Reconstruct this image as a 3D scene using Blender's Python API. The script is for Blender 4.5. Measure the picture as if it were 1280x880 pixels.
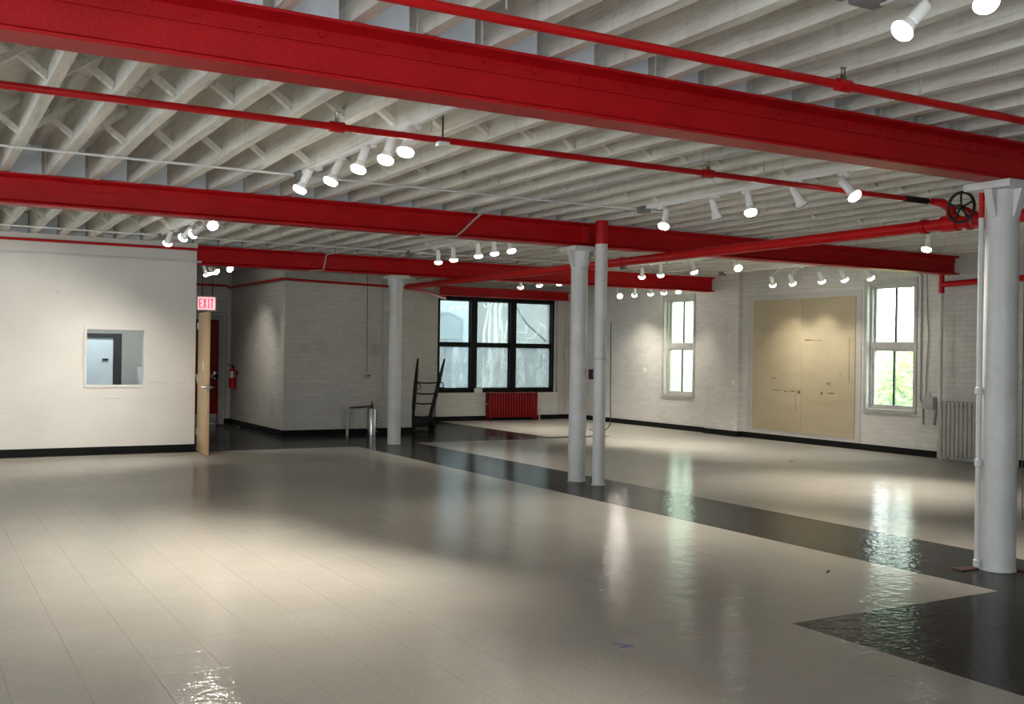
import bpy, bmesh, math, random
from mathutils import Vector, Matrix
random.seed(7)
sc = bpy.context.scene
for o in list(bpy.data.objects): bpy.data.objects.remove(o)
COL = sc.collection

# ---------------------------------------------------------------- camera
F, YAW, PITCH, ROLL, H = 1315.2, .520445, .0015956, .0142081, 1.5
fw = Vector((math.sin(YAW)*math.cos(PITCH), math.cos(YAW)*math.cos(PITCH), math.sin(PITCH)))
rt0 = Vector((math.cos(YAW), -math.sin(YAW), 0)); up0 = rt0.cross(fw)
rt = math.cos(ROLL)*rt0 + math.sin(ROLL)*up0; up = -math.sin(ROLL)*rt0 + math.cos(ROLL)*up0
CAM = Vector((0, 0, H))
cd = bpy.data.cameras.new('camera'); cam = bpy.data.objects.new('camera', cd); COL.objects.link(cam)
cd.sensor_width = 36; cd.lens = 36*F/1280; cd.clip_start = .05; cd.clip_end = 300
cam.matrix_world = Matrix(((rt.x, up.x, -fw.x, 0), (rt.y, up.y, -fw.y, 0), (rt.z, up.z, -fw.z, H), (0, 0, 0, 1)))
sc.camera = cam

# ---------------------------------------------------------------- sky, daylight portals, exposure
SKY = 7.5
w = bpy.data.worlds.new('sky'); sc.world = w; w.use_nodes = True
bg = w.node_tree.nodes['Background']; bg.inputs[0].default_value = (.86, .94, 1.0, 1); bg.inputs[1].default_value = SKY
sc.view_settings.view_transform = 'Standard'; sc.view_settings.look = 'None'; sc.view_settings.gamma = 1
sc.view_settings.use_curve_mapping = False
sc.view_settings.exposure = 0.88
SPOT_W = 115.0          # radiant power of one track bulb's beam
LENS = 14.0

# dimensions of the place
XL, XR, YF, YB, YD, ZC = -5.0, 13.6, -3.0, 20.8, 21.4, 3.35
JZ = 3.05
WIN_A = (16.44, 17.37, .70, 2.69); WIN_B = (11.12, 12.04, .68, 2.72)       # right wall: y0 y1 z0 z1
WIN_C = (10.04, 13.05, .62, 2.76)                                          # back wall: x0 x1 z0 z1
WIN_P = (2.155, 2.935, .97, 1.765)                                         # partition
WIN_L = [(-.85, .45, .6, 2.85), (3.35, 4.65, .6, 2.85), (7.55, 8.85, .6, 2.85), (11.75, 13.05, .6, 2.85)]  # left wall (beyond the frame)
WIN_F = [(-3.9, -2.2, .5, 2.92), (.1, 1.9, .5, 2.92)]   # wall behind the viewer

def portal(name, loc, rot, sx, sy):
    l = bpy.data.lights.new(name, 'AREA'); l.shape = 'RECTANGLE'; l.size = sx; l.size_y = sy; l.energy = 1
    l.cycles.is_portal = True
    o = bpy.data.objects.new(name, l); COL.objects.link(o); o.location = loc; o.rotation_euler = rot
for (a, b, c, d) in (WIN_A, WIN_B): portal('window_daylight', (XR+.42, (a+b)/2, (c+d)/2), (0, math.pi/2, 0), d-c, b-a)
portal('window_daylight', ((WIN_C[0]+WIN_C[1])/2, YB+.42, (WIN_C[2]+WIN_C[3])/2), (-math.pi/2, 0, 0), WIN_C[1]-WIN_C[0], WIN_C[3]-WIN_C[2])
for (a, b, c, d) in WIN_L: portal('window_daylight', (XL-.42, (a+b)/2, (c+d)/2), (0, -math.pi/2, 0), d-c, b-a)
for (a, b, c, d) in WIN_F: portal('window_daylight', ((a+b)/2, YF-.42, (c+d)/2), (math.pi/2, 0, 0), b-a, d-c)

# ---------------------------------------------------------------- materials
def rgba(c): return (c[0], c[1], c[2], 1)
def new_mat(name):
    m = bpy.data.materials.new(name); m.use_nodes = True
    nt = m.node_tree; b = nt.nodes['Principled BSDF']
    return m, nt, b
def N(nt, t, **k):
    n = nt.nodes.new(t)
    for a, v in k.items(): setattr(n, a, v)
    return n
def mixc(nt, fac, a, b):
    n = N(nt, 'ShaderNodeMix', data_type='RGBA')
    if isinstance(fac, (int, float)): n.inputs[0].default_value = fac
    else: nt.links.new(fac, n.inputs[0])
    for s, v in ((6, a), (7, b)):
        if isinstance(v, tuple): n.inputs[s].default_value = rgba(v)
        else: nt.links.new(v, n.inputs[s])
    return n.outputs[2]
def noise(nt, scale, detail=4, rough=.6, vec=None, w=0):
    n = N(nt, 'ShaderNodeTexNoise'); n.inputs['Scale'].default_value = scale
    n.inputs['Detail'].default_value = detail; n.inputs['Roughness'].default_value = rough
    if vec is not None: nt.links.new(vec, n.inputs['Vector'])
    return n.outputs['Fac']
def ramp(nt, v, lo, hi):
    n = N(nt, 'ShaderNodeMapRange'); n.inputs[1].default_value = lo; n.inputs[2].default_value = hi
    nt.links.new(v, n.inputs[0]); return n.outputs[0]
def pos(nt, scale=(1, 1, 1)):
    g = N(nt, 'ShaderNodeNewGeometry'); v = N(nt, 'ShaderNodeVectorMath', operation='MULTIPLY')
    v.inputs[1].default_value = scale; nt.links.new(g.outputs['Position'], v.inputs[0]); return v.outputs[0]
def bump(nt, b, h, strength, dist):
    n = N(nt, 'ShaderNodeBump'); n.inputs['Strength'].default_value = strength; n.inputs['Distance'].default_value = dist
    nt.links.new(h, n.inputs['Height']); nt.links.new(n.outputs[0], b.inputs['Normal']); return n

def paint(name, col, col2=None, rough=.5, scale=3, bstr=.15, metallic=0, stretch=(1, 1, 1), fine=60):
    m, nt, b = new_mat(name)
    c2 = col2 or tuple(x*.8 for x in col)
    v = pos(nt, stretch)
    f = ramp(nt, noise(nt, scale, 6, .65, v), .35, .68)
    nt.links.new(mixc(nt, f, c2, col), b.inputs['Base Color'])
    b.inputs['Roughness'].default_value = rough; b.inputs['Metallic'].default_value = metallic
    if name.startswith('black'): b.inputs['Specular IOR Level'].default_value = .12
    if name.startswith('red'): b.inputs['Specular IOR Level'].default_value = .22
    if bstr: bump(nt, b, noise(nt, fine, 3, .6, v), bstr, .004)
    return m

def brick(name, axes, col=(.60, .585, .545), dirt=(.42, .40, .37), strength=.55):
    m, nt, b = new_mat(name)
    g = N(nt, 'ShaderNodeNewGeometry'); s = N(nt, 'ShaderNodeSeparateXYZ'); nt.links.new(g.outputs['Position'], s.inputs[0])
    c = N(nt, 'ShaderNodeCombineXYZ'); nt.links.new(s.outputs[axes[0]], c.inputs[0]); nt.links.new(s.outputs[2], c.inputs[1])
    # wobble so that courses are not ruler straight
    wob = N(nt, 'ShaderNodeTexNoise'); wob.inputs['Scale'].default_value = 2.2; nt.links.new(g.outputs['Position'], wob.inputs['Vector'])
    vm = N(nt, 'ShaderNodeVectorMath', operation='MULTIPLY_ADD'); nt.links.new(wob.outputs['Color'], vm.inputs[0])
    vm.inputs[1].default_value = (.05, .03, 0); nt.links.new(c.outputs[0], vm.inputs[2])
    t = N(nt, 'ShaderNodeTexBrick'); nt.links.new(vm.outputs[0], t.inputs['Vector'])
    t.inputs['Scale'].default_value = 1; t.inputs['Brick Width'].default_value = .215; t.inputs['Row Height'].default_value = .078
    t.inputs['Mortar Size'].default_value = .007; t.inputs['Mortar Smooth'].default_value = .5
    t.inputs['Color1'].default_value = rgba(col); t.inputs['Color2'].default_value = rgba(tuple(x*.9 for x in col))
    t.inputs['Mortar'].default_value = rgba(tuple(x*.86 for x in col))
    f = ramp(nt, noise(nt, 1.6, 8, .7, g.outputs['Position']), .56, .76)
    nt.links.new(mixc(nt, f, t.outputs['Color'], dirt), b.inputs['Base Color'])
    b.inputs['Roughness'].default_value = .6
    inv = N(nt, 'ShaderNodeMath', operation='SUBTRACT'); inv.inputs[0].default_value = 1; nt.links.new(t.outputs['Fac'], inv.inputs[1])
    nn = N(nt, 'ShaderNodeMath', operation='MULTIPLY_ADD'); nt.links.new(noise(nt, 22, 4, .6, g.outputs['Position']), nn.inputs[0])
    nn.inputs[1].default_value = 1.3; nt.links.new(inv.outputs[0], nn.inputs[2])
    bump(nt, b, nn.outputs[0], strength, .012)
    return m

def tile_mat(name, col, spk, spk2):
    m, nt, b = new_mat(name)
    g = N(nt, 'ShaderNodeNewGeometry'); P = g.outputs['Position']
    sn = N(nt, 'ShaderNodeVectorMath', operation='SNAP'); sn.inputs[1].default_value = (.304, .304, 10); nt.links.new(P, sn.inputs[0])
    wn = N(nt, 'ShaderNodeTexWhiteNoise'); nt.links.new(sn.outputs[0], wn.inputs['Vector'])
    base = mixc(nt, wn.outputs['Value'], tuple(x*.985 for x in col), tuple(x*1.015 for x in col))
    sp = ramp(nt, noise(nt, 130, 2, .6, P), .55, .64); base = mixc(nt, sp, base, spk)
    sp2 = ramp(nt, noise(nt, 95, 2, .5, N(nt, 'ShaderNodeVectorMath', operation='ADD').outputs[0] if False else P), .30, .24)
    base = mixc(nt, sp2, base, spk2)
    wear = ramp(nt, noise(nt, .9, 6, .65, P), .42, .72)
    base = mixc(nt, wear, base, tuple(x*.86 for x in col))
    nt.links.new(base, b.inputs['Base Color'])
    r = N(nt, 'ShaderNodeMapRange'); r.inputs[3].default_value = .05; r.inputs[4].default_value = .14
    nt.links.new(noise(nt, 2.5, 6, .6, P), r.inputs[0]); nt.links.new(r.outputs[0], b.inputs['Roughness'])
    h = N(nt, 'ShaderNodeMath', operation='MULTIPLY_ADD'); nt.links.new(noise(nt, 9, 2, .5, P), h.inputs[0]); h.inputs[1].default_value = 1.6
    nt.links.new(noise(nt, 28, 2, .5, P), h.inputs[2])
    bn = bump(nt, b, h.outputs[0], .36, .006)
    df = N(nt, 'ShaderNodeBsdfDiffuse'); nt.links.new(base, df.inputs['Color'])
    gl = N(nt, 'ShaderNodeBsdfGlossy'); nt.links.new(r.outputs[0], gl.inputs['Roughness']); nt.links.new(bn.outputs[0], gl.inputs['Normal'])
    fr = N(nt, 'ShaderNodeFresnel'); fr.inputs[0].default_value = 1.45
    fm = N(nt, 'ShaderNodeMath', operation='MULTIPLY'); nt.links.new(fr.outputs[0], fm.inputs[0]); fm.inputs[1].default_value = .62
    mx = N(nt, 'ShaderNodeMixShader'); nt.links.new(fm.outputs[0], mx.inputs[0]); nt.links.new(df.outputs[0], mx.inputs[1]); nt.links.new(gl.outputs[0], mx.inputs[2])
    nt.links.new(mx.outputs[0], nt.nodes['Material Output'].inputs[0]); nt.nodes.remove(b)
    return m

def glass_mat(name, tint=(.60, .62, .62), haze=.2, hazecol=(.34, .37, .36)):
    m, nt, b = new_mat(name); out = nt.nodes['Material Output']; nt.nodes.remove(b)
    tr = N(nt, 'ShaderNodeBsdfTransparent'); tr.inputs[0].default_value = rgba(tint)
    tl = N(nt, 'ShaderNodeBsdfTranslucent'); tl.inputs[0].default_value = rgba(hazecol)
    gl = N(nt, 'ShaderNodeBsdfGlossy'); gl.inputs['Roughness'].default_value = .03
    f = N(nt, 'ShaderNodeMapRange'); f.inputs[1].default_value = .3; f.inputs[2].default_value = .75
    f.inputs[3].default_value = haze*.6; f.inputs[4].default_value = min(1, haze*1.4)
    nt.links.new(noise(nt, 1.8, 6, .65, pos(nt, (2.4, 2.4, .8))), f.inputs[0])
    m1 = N(nt, 'ShaderNodeMixShader'); nt.links.new(f.outputs[0], m1.inputs[0])
    nt.links.new(tr.outputs[0], m1.inputs[1]); nt.links.new(tl.outputs[0], m1.inputs[2])
    fr = N(nt, 'ShaderNodeFresnel'); fr.inputs[0].default_value = 1.45
    gb = N(nt, 'ShaderNodeNewGeometry'); fb = N(nt, 'ShaderNodeMath', operation='SUBTRACT'); fb.inputs[0].default_value = 1; nt.links.new(gb.outputs['Backfacing'], fb.inputs[1])
    fm = N(nt, 'ShaderNodeMath', operation='MULTIPLY'); nt.links.new(fr.outputs[0], fm.inputs[0]); nt.links.new(fb.outputs[0], fm.inputs[1])
    m2 = N(nt, 'ShaderNodeMixShader'); nt.links.new(fm.outputs[0], m2.inputs[0])
    nt.links.new(m1.outputs[0], m2.inputs[1]); nt.links.new(gl.outputs[0], m2.inputs[2])
    nt.links.new(m2.outputs[0], out.inputs[0])
    return m
def emit(name, col, strength):
    m, nt, b = new_mat(name); b.inputs['Base Color'].default_value = rgba(col)
    b.inputs['Emission Color'].default_value = rgba(col); b.inputs['Emission Strength'].default_value = strength
    return m

M = {}
def joist_mat(name, hi, lo):
    m, nt, b = new_mat(name)
    v = pos(nt, (3, .5, 3)); big = ramp(nt, noise(nt, 2.2, 6, .65, v), .35, .7)
    c = mixc(nt, big, lo, hi)
    gr = ramp(nt, noise(nt, 1.0, 5, .65, pos(nt, (26, 1.6, 26))), .54, .80)
    c = mixc(nt, gr, c, tuple(x*.62 for x in lo))
    vert = ramp(nt, noise(nt, 1.0, 4, .6, pos(nt, (14, 14, 2.0))), .56, .85)
    c = mixc(nt, vert, c, tuple(x*.78 for x in lo))
    nt.links.new(c, b.inputs['Base Color']); b.inputs['Roughness'].default_value = .7
    h = N(nt, 'ShaderNodeMath', operation='ADD'); nt.links.new(noise(nt, 1.0, 4, .6, pos(nt, (40, 3, 40))), h.inputs[0]); nt.links.new(noise(nt, 30, 3, .6, pos(nt)), h.inputs[1])
    bump(nt, b, h.outputs[0], .7, .006)
    return m
M['joist'] = joist_mat('rough_painted_joist', (.80, .775, .705), (.62, .60, .54))
M['deck'] = paint('painted_deck', (.78, .76, .70), (.68, .66, .61), .7, 3, .3)
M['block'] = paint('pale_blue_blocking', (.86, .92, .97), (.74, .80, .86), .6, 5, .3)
M['red'] = paint('red_steel_paint', (.50, .006, .010), (.40, .004, .007), .42, 2.5, .5, fine=35)
M['redpipe'] = paint('red_pipe_paint', (.50, .008, .010), (.42, .006, .008), .32, 4, .05)
M['reddoor'] = paint('red_door_paint', (.20, .004, .006), (.16, .003, .005), .35, 3, .05)
M['white'] = paint('white_column_paint', (.66, .66, .645), (.55, .55, .53), .4, 3, .12)
M['lampwhite'] = paint('white_fixture_enamel', (.75, .75, .74), (.70, .70, .69), .35, 3, 0)
M['plaster'] = paint('white_partition_paint', (.72, .70, .655), (.66, .64, .60), .55, 1.2, .08)
M['grey'] = paint('pale_grey_plaster', (.50, .49, .46), (.42, .41, .39), .6, 2, .15)
M['brick_x'] = brick('white_painted_brick_cross', (0,))
M['brick_y'] = brick('white_painted_brick_side', (1,))
M['black'] = paint('black_vinyl', (.006, .006, .0065), (.009, .009, .009), .45, 4, 0)
M['blackmetal'] = paint('black_metal', (.014, .014, .016), (.03, .028, .026), .45, 8, .1)
M['frame'] = paint('black_window_frame', (.006, .006, .0065), (.01, .01, .01), .4, 8, 0)
M['sash'] = paint('grey_white_window_frame', (.45, .44, .41), (.33, .32, .30), .5, 6, .2)
M['light_tile'] = tile_mat('light_vinyl_tile', (.45, .42, .37), (.25, .265, .24), (.58, .55, .50))
M['dark_tile'] = tile_mat('dark_vinyl_tile', (.030, .031, .029), (.05, .052, .049), (.018, .018, .018))
M['grout'] = paint('tile_joint', (.20, .19, .17), (.17, .16, .145), .7, 4, 0)
M['board'] = paint('tan_fibreboard', (.47, .40, .27), (.41, .345, .225), .75, 1.6, .5, stretch=(1, 1, 3), fine=18)
M['mark'] = paint('dark_scuff', (.07, .055, .04), (.12, .10, .07), .8, 20, 0)
M['wood'] = paint('pale_maple_veneer', (.60, .42, .22), (.50, .34, .17), .4, 2, .05, stretch=(8, 8, .8))
M['steel'] = paint('brushed_steel', (.55, .55, .56), (.45, .45, .46), .25, 6, .05, metallic=1)
M['galv'] = paint('galvanised_conduit', (.50, .50, .48), (.40, .40, .39), .4, 6, .05, metallic=.3)
M['darkgalv'] = paint('dark_grey_box', (.12, .12, .12), (.2, .2, .2), .5, 6, .1)
M['rad'] = paint('grey_white_radiator_paint', (.47, .45, .41), (.38, .36, .33), .5, 4, .1)
M['glass_up'] = glass_mat('dirty_glass', tint=(.46, .475, .475), haze=.12)
M['glass_low'] = glass_mat('frosted_glass', haze=.62, hazecol=(.17, .178, .176))
M['glass_a'] = glass_mat('hazy_old_glass', tint=(.62, .67, .58), haze=.35, hazecol=(.50, .56, .48))
M['glass_b'] = glass_mat('old_clear_glass', tint=(.90, .92, .90), haze=.12)
M['glass_p'] = glass_mat('clear_interior_glass', tint=(.93, .96, .96), haze=.04)
M['lens'] = emit('lit_bulb_lens', (1.0, .95, .86), LENS)
M['lens_off'] = paint('unlit_bulb_lens', (.55, .55, .53), None, .15, 3, 0)
M['exit_face'] = emit('exit_sign_face', (1.0, .42, .46), .75)
M['exit_text'] = emit('exit_sign_letters', (.95, .05, .09), .75)
M['paper'] = paint('white_card', (.75, .75, .73), None, .6, 3, 0)
M['blue'] = paint('blue_tape', (.05, .12, .38), None, .5, 3, 0)
M['rust'] = paint('rusty_red_plate', (.10, .02, .015), (.05, .02, .015), .7, 12, .3)
M['cable'] = paint('grey_cable', (.09, .085, .08), None, .5, 3, 0)
M['ext_white'] = paint('pale_blue_stucco', (.62, .72, .80), (.55, .64, .72), .8, 1.5, .1)
M['ext_brick'] = brick('grey_brick_outside', (0,), (.42, .43, .44), (.62, .64, .66), .6)
M['ext_frame'] = paint('outside_window_surround', (.34, .40, .44), None, .7, 3, 0)
M['ext_glass'] = paint('outside_window_glass', (.38, .47, .48), (.30, .38, .40), .2, 3, 0)
M['bark'] = paint('pale_bark', (.85, .85, .82), (.60, .60, .57), .8, 6, .4)
M['leaf'] = paint('fresh_green_leaf', (.34, .50, .075), (.26, .42, .055), .6, 2.5, 0)
M['grass'] = paint('grass', (.20, .36, .09), (.15, .28, .07), .9, 4, .2)
M['road'] = paint('courtyard_paving', (.40, .40, .38), None, .9, 2, .1)
M['frost'] = paint('frosted_cabinet_panel', (.66, .73, .76), (.58, .66, .70), .25, 2.5, 0)
M['scuffgrey'] = paint('grey_wall_scuff', (.50, .48, .44), (.62, .60, .56), .6, 30, 0)
M['label'] = paint('label_white', (.7, .7, .68), None, .5, 3, 0)

# ---------------------------------------------------------------- mesh helpers
class MB:
    def __init__(s): s.v = []; s.f = []; s.mi = []; s.cur = 0
    def add(s, vs, fs):
        o = len(s.v); s.v += [tuple(p) for p in vs]; s.f += [tuple(i+o for i in f) for f in fs]; s.mi += [s.cur]*len(fs); return s
    def box(s, x0, x1, y0, y1, z0, z1):
        return s.add([(x0, y0, z0), (x1, y0, z0), (x1, y1, z0), (x0, y1, z0), (x0, y0, z1), (x1, y0, z1), (x1, y1, z1), (x0, y1, z1)],
                     [(3, 2, 1, 0), (4, 5, 6, 7), (0, 1, 5, 4), (1, 2, 6, 5), (2, 3, 7, 6), (3, 0, 4, 7)])
    def obox(s, p0, p1, wid, hei, upv=(0, 0, 1)):          # oriented bar
        p0, p1 = Vector(p0), Vector(p1); d = (p1-p0).normalized(); u = Vector(upv)
        a = d.cross(u); a = a.normalized() if a.length > 1e-5 else Vector((1, 0, 0)); u = a.cross(d).normalized()
        q = []
        for p in (p0, p1):
            for sa, sb in ((-1, -1), (1, -1), (1, 1), (-1, 1)): q.append(p+a*sa*wid/2+u*sb*hei/2)
        return s.add(q, [(3, 2, 1, 0), (4, 5, 6, 7), (0, 1, 5, 4), (1, 2, 6, 5), (2, 3, 7, 6), (3, 0, 4, 7)])
    def tube(s, pts, r, n=12, cap=True):
        pts = [Vector(p) for p in pts]; rs = r if isinstance(r, (list, tuple)) else [r]*len(pts)
        ref = None; o = len(s.v); ring = []
        for i, p in enumerate(pts):
            d = ((pts[i]-pts[i-1]).normalized() if i else Vector()) + ((pts[i+1]-pts[i]).normalized() if i < len(pts)-1 else Vector())
            d.normalize()
            if ref is None: ref = Vector((0, 0, 1)) if abs(d.z) < .9 else Vector((1, 0, 0))
            a = d.cross(ref).normalized(); b = a.cross(d).normalized(); ref = b
            ring += [p+(a*math.cos(2*math.pi*k/n)+b*math.sin(2*math.pi*k/n))*rs[i] for k in range(n)]
        fs = []
        for i in range(len(pts)-1):
            for k in range(n): fs.append((i*n+k, i*n+(k+1) % n, (i+1)*n+(k+1) % n, (i+1)*n+k))
        if cap: fs += [tuple(range(n))[::-1], tuple((len(pts)-1)*n+k for k in range(n))]
        return s.add(ring, fs)
    def lathe(s, prof, n=24, c=(0, 0, 0)):                # prof: (r,z) bottom to top, around z
        ring = [(c[0]+r*math.cos(2*math.pi*k/n), c[1]+r*math.sin(2*math.pi*k/n), c[2]+z) for r, z in prof for k in range(n)]
        fs = [(i*n+k, i*n+(k+1) % n, (i+1)*n+(k+1) % n, (i+1)*n+k) for i in range(len(prof)-1) for k in range(n)]
        fs += [tuple(range(n))[::-1], tuple((len(prof)-1)*n+k for k in range(n))]
        return s.add(ring, fs)
    def prism(s, poly, axis, a, b):                        # poly in the other two axes (ordered), extruded a..b
        def P(u, v, t): return {0: (t, u, v), 1: (u, t, v), 2: (u, v, t)}[axis]
        n = len(poly); vs = [P(u, v, a) for u, v in poly]+[P(u, v, b) for u, v in poly]
        fs = [tuple(range(n))[::-1], tuple(range(n, 2*n))]+[(i, (i+1) % n, n+(i+1) % n, n+i) for i in range(n)]
        return s.add(vs, fs)
    def mesh(s, name, mats, smooth=True, bevel=0):
        me = bpy.data.meshes.new(name); me.from_pydata(s.v, [], s.f)
        for m in (mats if isinstance(mats, (list, tuple)) else [mats]): me.materials.append(M[m] if isinstance(m, str) else m)
        if any(s.mi): me.polygons.foreach_set('material_index', s.mi)
        bm = bmesh.new(); bm.from_mesh(me); bmesh.ops.recalc_face_normals(bm, faces=bm.faces)
        if bevel:
            bmesh.ops.bevel(bm, geom=[e for e in bm.edges if len(e.link_faces) == 2 and e.calc_face_angle(0) > .7], offset=bevel, segments=2, affect='EDGES', profile=.6)
        bm.to_mesh(me); bm.free()
        if smooth: me.shade_smooth(); me.set_sharp_from_angle(angle=.6)
        return me
    def build(s, name, mats, parent=None, loc=None, **k):
        return link(name, s.mesh(name, mats, **k), parent, loc)
def link(name, data, parent=None, loc=None, rot=None):
    o = bpy.data.objects.new(name, data); COL.objects.link(o)
    if parent is not None: o.parent = parent
    if loc is not None: o.location = loc
    if rot is not None: o.rotation_euler = rot
    return o
def tag(o, label=None, cat=None, group=None, kind=None):
    if label: o['label'] = label
    if cat: o['category'] = cat
    if group: o['group'] = group
    if kind: o['kind'] = kind
    return o
def thing(name, loc, label, cat, group=None, kind=None):
    o = link(name, None, None, loc); o.empty_display_size = .1
    return tag(o, label, cat, group, kind)
class Sub(MB):                                             # builder in world coords for a child of a thing at origin o
    def __init__(s, root): super().__init__(); s.root = root; s.o = Vector(root.location)
    def build(s, name, mats, parent=None, **k):
        off = s.o; s.v = [(x-off.x, y-off.y, z-off.z) for x, y, z in s.v]
        return link(name, s.mesh(name, mats, **k), parent or s.root)
def wall_boxes(mb, axis, t0, t1, u0, u1, z0, z1, holes):   # wall plane normal to axis (0/1), thickness t0..t1, holes (u0,u1,z0,z1)
    us = sorted({u0, u1, *[h[0] for h in holes], *[h[1] for h in holes]})
    for a, b in zip(us, us[1:]):
        hs = sorted([h for h in holes if h[0] <= a+1e-6 and h[1] >= b-1e-6], key=lambda h: h[2]); z = z0
        for h in hs+[None]:
            top = h[2] if h else z1
            if top > z:
                if axis == 0: mb.box(t0, t1, a, b, z, top)
                else: mb.box(a, b, t0, t1, z, top)
            if h: z = h[3]
    return mb
def arc(c, r, a0, a1, n, plane):
    out = []
    for i in range(n+1):
        t = a0+(a1-a0)*i/n; u, v = r*math.cos(t), r*math.sin(t)
        out.append({'xz': (c[0]+u, c[1], c[2]+v), 'yz': (c[0], c[1]+u, c[2]+v), 'xy': (c[0]+u, c[1]+v, c[2])}[plane])
    return out
def project(p):
    v = Vector(p)-CAM; z = v.dot(fw)
    if z < .1: return None
    return 640+F*v.dot(rt)/z, 440-F*v.dot(up)/z, z

# ---------------------------------------------------------------- floor
T = .304
floor = MB().box(XL, XR, YF, YD, -.2, -.0026).build('floor', 'grout')
tag(floor, 'polished speckled vinyl tile floor, light grey with dark grey bands', 'floor', kind='structure')
xs = [6.17-T*k for k in range(37, 0, -1)]+[6.17+.2875*k for k in range(4)]+[7.32+T*k for k in range(21)]+[XR]
xs = [x for x in xs if x >= XL]; xs = [XL]+xs
ys = [YF]+[4.36+T*k for k in range(-24, 57)]; ys = [y for y in ys if y < YD]+[YD]
def dark(x, y):
    if 6.17 < x < 7.32: return True
    if 4.34 < x < 6.17 and y < 4.36: return True
    if x < 6.17 and y > 4.36+37*T: return True
    if 7.32 < x < 7.32+9.5*T-.2 and y > 4.36+38*T: return True
    if 7.3 < x < 11.4 and 4.36+38*T < y < 4.36+39*T: return True
    return False
G = .0006
cells = []
for a, b in zip(xs, xs[1:]):
    for c, d in zip(ys, ys[1:]):
        if b-a < .02 or d-c < .02: continue
        cells.append((a, b, c, d, dark((a+b)/2, (c+d)/2)))
def tile_rank(c):
    p = project(((c[0]+c[1])/2, (c[2]+c[3])/2, 0))
    return p[2] if p and -20 < p[0] < 1300 and p[1] < 900 else 1e6
cells.sort(key=tile_rank)
shared = {}
rest = MB()
def tile_geo(mb, x0, x1, y0, y1):
    z = 0; b = -.0026
    return mb.add([(x0, y0, z), (x1, y0, z), (x1, y1, z), (x0, y1, z), (x0, y0, b), (x1, y0, b), (x1, y1, b), (x0, y1, b)],
                  [(0, 1, 2, 3), (4, 5, 1, 0), (5, 6, 2, 1), (6, 7, 3, 2), (7, 4, 0, 3)])
for i, (a, b, c, d, dk) in enumerate(cells):
    if i < 300:
        key = (round(b-a, 3), round(d-c, 3), dk)
        if key not in shared:
            wx, wy = (b-a)/2-G, (d-c)/2-G
            shared[key] = tile_geo(MB(), -wx, wx, -wy, wy).mesh('tile', 'dark_tile' if dk else 'light_tile', smooth=False)
        link('tile', shared[key], floor, ((a+b)/2, (c+d)/2, 0))
    else:
        rest.cur = 1 if dk else 0
        tile_geo(rest, a+G, b-G, c+G, d-G)
tag(rest.build('far_tiles', ['light_tile', 'dark_tile'], floor, smooth=False), kind='stuff')

# ---------------------------------------------------------------- walls
def structure(mb, name, mat, label, parent=None, **k): return tag(mb.build(name, mat, parent, **k), label, name.split('_')[0], kind='structure')
WT = .34
structure(wall_boxes(MB(), 0, XR, XR+.2, YF, YD+.3, -.2, 3.6, [WIN_A, WIN_B]), 'wall_right', 'brick_y', 'white painted brick wall with two tall narrow windows', smooth=False)
structure(wall_boxes(MB(), 1, YB, YB+WT, 8.13, XR, -.2, 3.6, [WIN_C]), 'wall_back', 'brick_x', 'white painted brick wall around the wide black window', smooth=False)
structure(MB().box(5.68, 8.13, 17.9, YD+.3, -.2, 3.6), 'wall_middle', 'brick_x', 'projecting white painted brick block behind the white column', smooth=False)
blk = MB().box(5.672, 5.68, 17.9, YD, 0, 3.4)
structure(blk, 'wall_middle_side', 'brick_y', 'side face of the brick block leading to the red door', smooth=False)
structure(wall_boxes(MB(), 1, YD, YD+.3, 3.54, 5.68, -.2, 3.6, [(4.5, 5.43, -.2, 2.1)]), 'wall_corridor_end', 'brick_x', 'white brick wall holding the red exit door', smooth=False)
structure(wall_boxes(MB(), 1, 15.75, 15.87, XL, 3.66, -.2, 3.05, [WIN_P]), 'wall_left_partition', 'plaster', 'smooth white partition wall with a small square window', smooth=False)
structure(wall_boxes(MB(), 0, 3.54, 3.66, 15.87, YD, -.2, 3.4, [(15.97, 16.8, -.2, 2.02)]), 'wall_partition_return', 'plaster', 'end of the white partition beside the corridor', smooth=False)
structure(wall_boxes(MB(), 0, XL-WT, XL, YF, YD+.3, -.2, 3.6, WIN_L), 'wall_left', 'brick_y', 'white brick wall with windows beyond the partition end', smooth=False)
structure(wall_boxes(MB(), 1, YF-WT, YF, XL, XR, -.2, 3.6, WIN_F), 'wall_front', 'brick_x', 'white brick wall with tall windows facing the columns', smooth=False)
structure(MB().box(XL, 3.54, YD, YD+.3, -.2, 3.6), 'wall_office_back', 'plaster', 'back wall of the small office behind the partition', smooth=False)
structure(MB().box(13.5, XR, 15.02, 15.95, 0, 3.36), 'wall_right_pier', 'brick_y', 'shallow brick pier under the far red beam', smooth=False)
structure(MB().box(13.10, XR, 20.72, YB, .1, 3.3), 'wall_back_pilaster', 'grey', 'plastered strip between the black window and the corner', smooth=False)
structure(MB().box(9.98, 13.10, 20.70, YB, .1, .62), 'wall_back_apron', 'brick_x', 'low brick apron under the wide black window', smooth=False)
structure(MB().box(XL, 3.66, 15.70, 15.75, 2.975, 3.05), 'trim_1', 'plaster', 'white top plate along the partition', smooth=False)
bh = .105
def base(name, boxes, label):
    mb = MB()
    for b in boxes: mb.box(*b, 0.001, bh)
    structure(mb, name, 'black', label, smooth=False)
base('baseboard_right', [(XR-.015, XR, 15.95, 20.72), (13.485, 13.5, 15.0, 15.97), (13.485, XR, 15.0, 15.02), (13.485, XR, 15.95, 15.97), (XR-.015, XR, 10.62, 15.0), (XR-.015, XR, YF, 9.3)], 'black baseboard along the window wall')
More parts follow.
